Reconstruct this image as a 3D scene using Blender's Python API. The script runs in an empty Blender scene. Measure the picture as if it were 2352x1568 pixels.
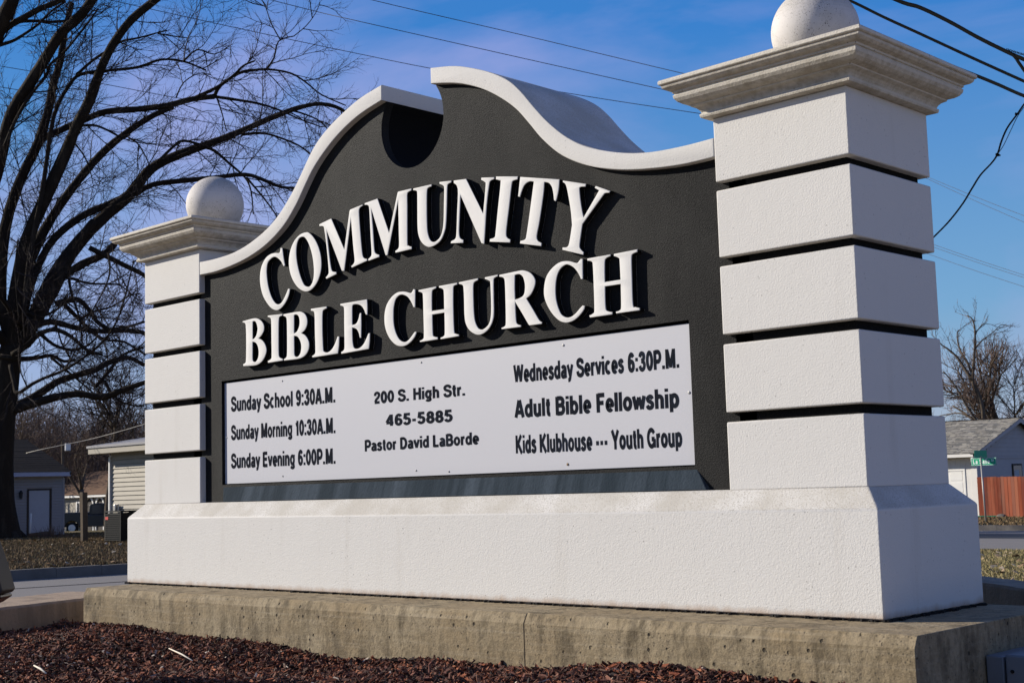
import bpy, bmesh, math, random
from mathutils import Vector, Matrix
R = random.Random(7)
scene = bpy.context.scene
COL = scene.collection

# ------------------------------------------------------------------ camera
CAM = Vector((7.4746, -4.4747, 0.5029))
RIGHT = Vector((0.7171, 0.6964, -0.0288)); UP = Vector((0.0948, -0.0565, 0.9939)); FWD = Vector((-0.6905, 0.7155, 0.1068))
FPX = 3144.5            # focal length in pixels of a 2352 px wide frame
cd = bpy.data.cameras.new('camera'); co = bpy.data.objects.new('camera', cd); COL.objects.link(co)
RIGHT.normalize(); FWD.normalize(); UP = RIGHT.cross(FWD)
co.matrix_world = Matrix(((RIGHT.x, UP.x, -FWD.x, CAM.x), (RIGHT.y, UP.y, -FWD.y, CAM.y), (RIGHT.z, UP.z, -FWD.z, CAM.z), (0, 0, 0, 1)))
cd.sensor_width = 36; cd.lens = 36 * FPX / 2352; cd.clip_end = 3000; cd.clip_start = .05
cd.dof.use_dof = True; cd.dof.focus_distance = 6.3; cd.dof.aperture_fstop = 18
scene.camera = co

# ------------------------------------------------------------------ sky and sun
SUN = Vector((-1.8, -1.0, 0.95)).normalized()      # towards the sun
elev = math.asin(SUN.z)
w = bpy.data.worlds.new('World'); scene.world = w; w.use_nodes = True
nt = w.node_tree; N = nt.nodes; Lk = nt.links
bg = N['Background']
sky = N.new('ShaderNodeTexSky'); sky.sky_type = 'NISHITA'; sky.sun_disc = False
sky.sun_elevation = elev; sky.sun_rotation = math.atan2(SUN.x, SUN.y)
sky.air_density = 1.0; sky.dust_density = .25; sky.ozone_density = 2.2
tc = N.new('ShaderNodeTexCoord')
sx = N.new('ShaderNodeSeparateXYZ'); Lk.new(tc.outputs['Generated'], sx.inputs[0])
gr = N.new('ShaderNodeValToRGB'); Lk.new(sx.outputs[2], gr.inputs[0])      # clear winter blue, paler towards the horizon all round
e_ = gr.color_ramp.elements; e_[0].position = 0.0; e_[0].color = (.56, .65, .76, 1); e_[1].position = .62; e_[1].color = (.035, .17, .60, 1)
q_ = e_.new(.12); q_.color = (.235, .53, .90, 1); q_ = e_.new(.32); q_.color = (.042, .30, .88, 1)
gs = N.new('ShaderNodeVectorMath'); gs.operation = 'SCALE'; gs.inputs[3].default_value = 10.5; Lk.new(gr.outputs[0], gs.inputs[0])
hs = N.new('ShaderNodeMix'); hs.data_type = 'RGBA'; hs.inputs[0].default_value = .82
Lk.new(sky.outputs[0], hs.inputs[6]); Lk.new(gs.outputs[0], hs.inputs[7])
mp = N.new('ShaderNodeMapping'); mp.inputs['Rotation'].default_value = (0.1, .25, .7); mp.inputs['Scale'].default_value = (.9, 2.2, 3.6)
mp.inputs['Location'].default_value = (.6, 2.3, 1.7)
Lk.new(tc.outputs['Generated'], mp.inputs[0])
n1 = N.new('ShaderNodeTexNoise'); n1.inputs['Scale'].default_value = 1.1; n1.inputs['Detail'].default_value = 7; n1.inputs['Roughness'].default_value = .55; n1.inputs['Distortion'].default_value = .5
Lk.new(mp.outputs[0], n1.inputs['Vector'])
cr = N.new('ShaderNodeValToRGB'); cr.color_ramp.elements[0].position = .46; cr.color_ramp.elements[0].color = (0, 0, 0, 1)
cr.color_ramp.elements[1].position = .78; cr.color_ramp.elements[1].color = (1, 1, 1, 1)
Lk.new(n1.outputs[0], cr.inputs[0])
mx = N.new('ShaderNodeMix'); mx.data_type = 'RGBA'
mlt = N.new('ShaderNodeMath'); mlt.operation = 'MULTIPLY'; mlt.inputs[1].default_value = .95
Lk.new(cr.outputs[0], mlt.inputs[0]); Lk.new(mlt.outputs[0], mx.inputs[0])
Lk.new(hs.outputs[2], mx.inputs[6]); mx.inputs[7].default_value = (6.6, 6.3, 11.0, 1)
Lk.new(mx.outputs[2], bg.inputs[0]); bg.inputs[1].default_value = .051
sd = bpy.data.lights.new('sun', 'SUN'); sd.energy = 5.0; sd.angle = math.radians(.5); sd.color = (1, .935, .825)
so = bpy.data.objects.new('sun', sd); COL.objects.link(so); so.rotation_euler = SUN.to_track_quat('Z', 'Y').to_euler()
scene.view_settings.view_transform = 'Standard'; scene.view_settings.look = 'None'
scene.view_settings.exposure = .54; scene.view_settings.gamma = 1

# ------------------------------------------------------------------ helpers
def ray(px, py):
    return RIGHT * ((px - 1176) / FPX) + UP * ((784 - py) / FPX) + FWD
def at(px, py, dist):                      # point of the view line at a horizontal distance
    v = ray(px, py); return CAM + v * (dist / math.hypot(v.x, v.y))
def on(px, py, axis, val):
    v = ray(px, py); return CAM + v * ((val - CAM[axis]) / v[axis])
def gz(x, y): return -1.007 - .00514 * x - .01009 * y - .023 * min(max(0, -50 - x), 75)

class MB:
    def __init__(s): s.v = []; s.f = []; s.c = []
    def add(s, vs, fs, col=None):
        o = len(s.v); s.v += [tuple(p) for p in vs]; s.f += [tuple(o + i for i in f) for f in fs]
        if col is not None: s.c += [col] * len(vs)
    def box(s, x0, x1, y0, y1, z0, z1, M=None, col=None):
        vs = [Vector((x, y, z)) for z in (z0, z1) for y in (y0, y1) for x in (x0, x1)]
        if M is not None: vs = [M @ p for p in vs]
        s.add(vs, [(0, 2, 3, 1), (4, 5, 7, 6), (0, 1, 5, 4), (2, 6, 7, 3), (0, 4, 6, 2), (1, 3, 7, 5)], col)
    def prism(s, poly, axis, a, b):         # poly in the two other axes, counter-clockwise
        n = len(poly); vs = []
        for t in (a, b):
            for p in poly:
                q = list(p); q.insert(axis, t); vs.append(q)
        s.add(vs, [tuple(range(n))[::-1], tuple(range(n, 2 * n))] + [(i, (i + 1) % n, n + (i + 1) % n, n + i) for i in range(n)])
    def tube(s, pts, rad, k=5, cap=True):
        pts = [Vector(p) for p in pts]; n = len(pts); o = len(s.v); prev = None
        for i, p in enumerate(pts):
            t = (pts[min(i + 1, n - 1)] - pts[max(i - 1, 0)])
            if t.length < 1e-9: t = Vector((0, 0, 1))
            t.normalize()
            if prev is None: a = t.cross(Vector((.31, .17, .93)));
            else: a = prev - t * prev.dot(t)
            if a.length < 1e-6: a = t.orthogonal()
            a.normalize(); prev = a; b = t.cross(a)
            r = rad[i] if isinstance(rad, (list, tuple)) else rad
            for j in range(k):
                an = 2 * math.pi * j / k
                q = p + (a * math.cos(an) + b * math.sin(an)) * r
                s.v.append((q.x, q.y, q.z))
        for i in range(n - 1):
            for j in range(k):
                s.f.append((o + i * k + j, o + i * k + (j + 1) % k, o + (i + 1) * k + (j + 1) % k, o + (i + 1) * k + j))
        if cap:
            s.f.append(tuple(o + j for j in range(k))[::-1]); s.f.append(tuple(o + (n - 1) * k + j for j in range(k)))
    def build(s, name, m, parent=None, smooth=False, recalc=False):
        me = bpy.data.meshes.new(name); me.from_pydata(s.v, [], s.f)
        if s.c:
            at_ = me.color_attributes.new('tint', 'FLOAT_COLOR', 'POINT')
            fl = []
            for c in s.c: fl += [c[0], c[1], c[2], 1]
            at_.data.foreach_set('color', fl)
        if recalc:
            b = bmesh.new(); b.from_mesh(me); bmesh.ops.recalc_face_normals(b, faces=b.faces); b.to_mesh(me); b.free()
        if smooth: me.polygons.foreach_set('use_smooth', [True] * len(me.polygons))
        me.materials.append(m); me.update()
        return link(name, me, parent)
def link(name, me, parent=None):
    o = bpy.data.objects.new(name, me); COL.objects.link(o)
    if parent is not None:
        o.parent = parent
        if parent.name in ORIG: o.location = -ORIG[parent.name]
    return o
ORIG = {}
def thing(name, label, cat, loc=(0, 0, 0), group=None):
    o = bpy.data.objects.new(name, None); COL.objects.link(o); o.location = loc; ORIG[o.name] = Vector(loc)
    o.empty_display_size = .2
    return tag(o, label, cat, group)
def tag(o, label=None, cat=None, group=None, kind=None):
    if label: o['label'] = label
    if cat: o['category'] = cat
    if group: o['group'] = group
    if kind: o['kind'] = kind
    return o
def bevel(o, wd=.005, seg=2, ang=35):
    b = bmesh.new(); b.from_mesh(o.data)
    bmesh.ops.remove_doubles(b, verts=b.verts, dist=1e-5)
    bmesh.ops.recalc_face_normals(b, faces=b.faces)
    es = [e for e in b.edges if len(e.link_faces) == 2 and e.calc_face_angle(0) > math.radians(ang)]
    for f in b.faces: f.smooth = False
    rr = bmesh.ops.bevel(b, geom=es, offset=wd, segments=seg, affect='EDGES', profile=.5, clamp_overlap=True)
    for f in rr['faces']: f.smooth = True
    b.to_mesh(o.data); b.free()
    return o

# ------------------------------------------------------------------ materials
def srgb(r, g, b):
    f = lambda c: (c / 255 / 12.92) if c / 255 <= .04045 else ((c / 255 + .055) / 1.055) ** 2.4
    return (f(r), f(g), f(b))
class Mat:
    def __init__(s, name, col, rough=.8, spec=.3):
        s.m = bpy.data.materials.new(name); s.m.use_nodes = True; s.t = s.m.node_tree
        s.b = s.t.nodes['Principled BSDF']; s.b.inputs['Roughness'].default_value = rough
        s.b.inputs['Specular IOR Level'].default_value = spec
        s.b.inputs['Base Color'].default_value = (*col, 1)
        c = s.t.nodes.new('ShaderNodeRGB'); c.outputs[0].default_value = (*col, 1); s.cur = c.outputs[0]
        g = s.t.nodes.new('ShaderNodeNewGeometry'); s.pos = g.outputs['Position']; s.geo = g; s.nrm = None; s.h = None
    def n(s, typ, **k):
        nd = s.t.nodes.new(typ)
        for a, b in k.items(): setattr(nd, a, b)
        return nd
    def vec(s, scale=(1, 1, 1), rot=(0, 0, 0)):
        m = s.n('ShaderNodeMapping'); m.inputs['Scale'].default_value = scale; m.inputs['Rotation'].default_value = rot
        s.t.links.new(s.pos, m.inputs[0]); return m.outputs[0]
    def noise(s, scale, detail=4, rough=.6, stretch=(1, 1, 1), dist=0):
        t = s.n('ShaderNodeTexNoise'); t.inputs['Scale'].default_value = scale; t.inputs['Detail'].default_value = detail
        t.inputs['Roughness'].default_value = rough; t.inputs['Distortion'].default_value = dist
        s.t.links.new(s.vec(stretch), t.inputs['Vector']); return t.outputs['Fac']
    def voro(s, scale, feat='F1', stretch=(1, 1, 1), rnd=1):
        t = s.n('ShaderNodeTexVoronoi', feature=feat); t.inputs['Scale'].default_value = scale; t.inputs['Randomness'].default_value = rnd
        s.t.links.new(s.vec(stretch), t.inputs['Vector']); return t.outputs['Distance']
    def ramp(s, sock, a, b, inv=False):
        r = s.n('ShaderNodeMapRange'); r.inputs['From Min'].default_value = a; r.inputs['From Max'].default_value = b
        r.inputs['To Min'].default_value = 1 if inv else 0; r.inputs['To Max'].default_value = 0 if inv else 1
        s.t.links.new(sock, r.inputs['Value']); return r.outputs[0]
    def mul(s, a, b):
        m = s.n('ShaderNodeMath', operation='MULTIPLY'); s.t.links.new(a, m.inputs[0])
        if isinstance(b, (int, float)): m.inputs[1].default_value = b
        else: s.t.links.new(b, m.inputs[1])
        return m.outputs[0]
    def mix(s, fac, col, blend='MIX'):
        m = s.n('ShaderNodeMix', data_type='RGBA', blend_type=blend)
        if isinstance(fac, (int, float)): m.inputs[0].default_value = fac
        else: s.t.links.new(fac, m.inputs[0])
        s.t.links.new(s.cur, m.inputs[6])
        if isinstance(col, tuple): m.inputs[7].default_value = (*col, 1)
        else: s.t.links.new(col, m.inputs[7])
        s.cur = m.outputs[2]; return s
    def axis(s, i):
        x = s.n('ShaderNodeSeparateXYZ'); s.t.links.new(s.pos, x.inputs[0]); return x.outputs[i]
    def normal_z(s):
        x = s.n('ShaderNodeSeparateXYZ'); s.t.links.new(s.geo.outputs['True Normal'], x.inputs[0]); return x.outputs[2]
    def bump(s, h, dist, strength=1):
        b = s.n('ShaderNodeBump'); b.inputs['Distance'].default_value = dist; b.inputs['Strength'].default_value = strength
        s.t.links.new(h, b.inputs['Height'])
        if s.nrm: s.t.links.new(s.nrm, b.inputs['Normal'])
        s.nrm = b.outputs[0]; return s
    def attr(s, name='tint'):
        a = s.n('ShaderNodeVertexColor', layer_name=name); return a.outputs[0]
    def objrand(s):
        return s.n('ShaderNodeObjectInfo').outputs['Random']
    def done(s):
        s.t.links.new(s.cur, s.b.inputs['Base Color'])
        if s.nrm: s.t.links.new(s.nrm, s.b.inputs['Normal'])
        return s.m
def simple(name, col, rough=.8, spec=.3, var=.15, sc=3, metal=0, bmp=0, bsc=40):
    k = Mat(name, col, rough, spec); k.b.inputs['Metallic'].default_value = metal
    if var: k.mix(k.mul(k.ramp(k.noise(sc, 5), .3, .75), var), tuple(c * .35 for c in col))
    if bmp: k.bump(k.noise(bsc, 4), bmp)
    return k.done()

# white stucco: sprayed swirl relief, faint grime, mildew specks
def stucco(name, col, specks=.35, grime=.25, bot=False, relief=1.0):
    k = Mat(name, col, .78, .25)
    k.mix(k.mul(k.ramp(k.noise(3.2, 5, .6, (1, 1, .45)), .42, .75), grime * .5), (.50, .47, .42))
    sp = k.mul(k.ramp(k.noise(150, 2, .5), .68, .74), k.ramp(k.noise(9, 3), .42, .66))
    k.mix(k.mul(sp, specks * 1.6), (.16, .14, .11))
    k.mix(k.mul(k.mul(k.ramp(k.noise(9, 5, .65, (1, 1, .07)), .56, .74), k.ramp(k.noise(1.7, 3), .42, .6)), grime * .9), (.30, .26, .20))
    sp2 = k.ramp(k.voro(34), .13, .08); k.mix(k.mul(k.mul(sp2, k.ramp(k.noise(6, 2), .44, .60)), .75 * min(1, specks * 2)), (.12, .11, .10))
    if bot:     # splash line at the foot of the base, and dirtier weathering on the sloped ledge
        z = k.axis(2); e = k.noise(14, 4, .6, (1, 1, .3))
        a = k.n('ShaderNodeMath', operation='MULTIPLY_ADD'); k.t.links.new(e, a.inputs[0]); a.inputs[1].default_value = -.045; k.t.links.new(z, a.inputs[2])
        k.mix(k.mul(k.ramp(a.outputs[0], .012, -.018), .75), (.30, .19, .11))
    up = k.ramp(k.normal_z(), .2, .6)
    k.mix(k.mul(k.mul(up, k.ramp(k.noise(170, 3, .6), .50, .62)), .6), (.20, .17, .13))
    k.mix(k.mul(k.mul(up, k.ramp(k.noise(4, 5), .28, .62)), .7), (.33, .30, .25))
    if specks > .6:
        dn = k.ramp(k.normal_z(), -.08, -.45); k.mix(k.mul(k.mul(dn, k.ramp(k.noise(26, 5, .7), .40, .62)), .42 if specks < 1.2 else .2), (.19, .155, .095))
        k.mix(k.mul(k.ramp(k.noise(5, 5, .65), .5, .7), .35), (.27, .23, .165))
    if specks > 1.2: k.mix(k.mul(k.mul(k.ramp(k.noise(210, 2, .5), .60, .66), k.ramp(k.noise(12, 4, .65), .42, .6)), .9), (.10, .09, .08))
    k.bump(k.noise(140, 3, .6, dist=.4), .0019 * relief, .85)
    if not bot: k.bump(k.noise(22, 3), .0012, .5)
    k.bump(k.noise(7, 3), .003, .4)
    return k.done()
WHITE = (.535, .515, .485)
M_white = stucco('white_stucco', WHITE, .3, .2)
M_base = stucco('white_stucco_base', (.54, .52, .49), .4, .25, True, 1.15)
M_cap = stucco('cast_cap', (.52, .475, .40), .9, 1.0, False, 1.5)
M_ball = stucco('cast_ball', (.52, .485, .455), 1.6, .6, False, .5)
M_letter = stucco('letter_white', (.63, .61, .575), .05, .05, False, .5)
k = Mat('charcoal_stucco', (.0095, .0092, .009), .6, .075)
k.mix(k.ramp(k.noise(2.2, 4, .6, (1, 1, .5)), .45, .8), (.026, .025, .023))
k.mix(k.mul(k.ramp(k.noise(180, 2), .62, .72), .3), (.06, .06, .055))
k.bump(k.noise(165, 3, .62, dist=.4), .0042, 1); M_char = k.done()
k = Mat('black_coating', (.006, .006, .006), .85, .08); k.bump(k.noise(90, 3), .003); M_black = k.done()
k = Mat('weathered_charcoal', (.020, .028, .036), .85, .04)
k.mix(k.mul(k.ramp(k.noise(8, 5, .65, (1, .04, .10)), .40, .68), .45), (.085, .105, .13))
k.mix(k.mul(k.ramp(k.noise(60, 3), .5, .7), .3), (.02, .025, .03))
k.bump(k.noise(90, 3), .003); M_sill = k.done()
k = Mat('board_white', (.43, .425, .445), .42, .4); k.mix(k.mul(k.ramp(k.noise(2.5, 4), .35, .75), .15), (.42, .41, .45)); M_board = k.done()
k = Mat('board_ink', (.010, .012, .017), .8, .02); k.mix(k.mul(k.ramp(k.noise(9, 3, .6, (1, 1, .6)), .5, .75), .5), (.02, .026, .038)); M_ink = k.done()
M_screw = simple('screw_metal', (.45, .43, .40), .4, .5, .3, 200, .7)
M_rust = simple('screw_rust', (.22, .14, .07), .7, .3, .3, 200)

k = Mat('concrete', (.225, .168, .096), .88, .2)
k.mix(k.mul(k.ramp(k.noise(3.0, 5, .6), .35, .7), .55), (.31, .26, .175))
st = k.mul(k.ramp(k.noise(10, 7, .72, (1, 1, .38)), .48, .62), k.ramp(k.noise(1.5, 3), .30, .52))
k.mix(k.mul(st, .85), (.075, .056, .033))
k.mix(k.mul(k.ramp(k.noise(14, 4, .6, (.12, 1, 5)), .50, .70), .35), (.34, .285, .20))
k.mix(k.mul(k.ramp(k.noise(20, 6, .72, (1, 1, .6)), .48, .68), .6), (.11, .085, .05))
k.mix(k.mul(k.ramp(k.noise(38, 5, .68), .52, .70), .65), (.12, .095, .065))
pit = k.mul(k.ramp(k.voro(21, rnd=1), .17, .09), k.ramp(k.noise(13, 3, .6), .49, .55))
pit2 = k.mul(k.ramp(k.voro(62, rnd=1), .28, .16), k.ramp(k.noise(8, 3, .6), .47, .56))
k.mix(k.mul(pit, .9), (.035, .028, .02)); k.mix(k.mul(pit2, .75), (.06, .048, .035))
inv = k.n('ShaderNodeMath', operation='MULTIPLY'); k.t.links.new(pit, inv.inputs[0]); inv.inputs[1].default_value = -1
k.bump(inv.outputs[0], .012, .9); k.bump(k.noise(34, 6, .72), .009, .8); k.bump(k.noise(160, 3), .0015, .6)
M_conc = k.done()
k = Mat('planter_concrete', (.27, .20, .14), .9, .2)
k.mix(k.mul(k.ramp(k.noise(6, 5, .6, (1, 1, .15)), .48, .68), .6), (.09, .065, .045)); k.mix(k.mul(k.ramp(k.noise(40, 4), .5, .75), .5), (.20, .16, .12))
k.bump(k.noise(50, 5), .006); M_wall = k.done()
M_gap = simple('black_sealant', (.012, .010, .009), .8, .2, .4, 60, 0, .004, 80)

k = Mat('bark_mulch', (.08, .03, .02), .85, .25); k.mix(1.0, k.attr()); k.bump(k.noise(120, 4), .003); M_mulch = k.done()
M_soil = simple('mulch_soil', (.022, .012, .008), .95, .1, .5, 30, 0, .02, 30)
k = Mat('dry_lawn', (.135, .098, .045), .95, .1)
k.mix(k.ramp(k.noise(.45, 5, .6), .4, .62), (.075, .068, .026)); k.mix(k.mul(k.ramp(k.noise(2.5, 6, .7), .45, .7), .8), (.19, .145, .07))
k.mix(k.mul(k.ramp(k.noise(9, 5, .7), .52, .7), .6), (.04, .03, .018)); k.bump(k.noise(6, 6, .7), .06); M_lawn = k.done()
k = Mat('grass_blades', (.12, .11, .045), .9, .15); k.mix(1.0, k.attr()); M_blade = k.done()
k = Mat('road_concrete', (.17, .155, .14), .9, .2); k.mix(k.mul(k.ramp(k.noise(.8, 5, .6), .4, .7), .5), (.15, .14, .135)); k.mix(k.mul(k.ramp(k.noise(25, 4), .5, .7), .4), (.12, .11, .10)); k.bump(k.noise(60, 4), .004); M_road = k.done()
M_bounce = simple('bounce_concrete', (.47, .385, .29), .9, .2, .3, 1.5)  # pale warm tone for the added bounce sheets
M_darkroad = simple('dark_road_tone', (.05, .052, .058), .9, .2, .4, 3, 0, .004, 60)  # darker grey for the bands on the cross road
M_kerb = simple('kerb_concrete', (.15, .135, .12), .9, .2, .5, 2.5, 0, .004, 40)
k = Mat('bark', (.022, .0165, .012), .95, .1); k.mix(k.mul(k.ramp(k.noise(3, 6, .65, (1, 1, .25)), .5, .7), .7), (.055, .042, .03)); k.bump(k.noise(9, 6, .7, (1, 1, .2)), .04); M_bark = k.done()
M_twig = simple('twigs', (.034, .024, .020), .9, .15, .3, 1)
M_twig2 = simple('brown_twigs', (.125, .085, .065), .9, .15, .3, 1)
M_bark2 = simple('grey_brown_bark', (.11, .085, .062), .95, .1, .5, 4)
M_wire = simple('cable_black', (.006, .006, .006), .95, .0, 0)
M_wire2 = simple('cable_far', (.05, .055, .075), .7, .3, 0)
M_wirew = simple('cable_pale', (.42, .38, .32), .7, .3, 0)
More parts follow.
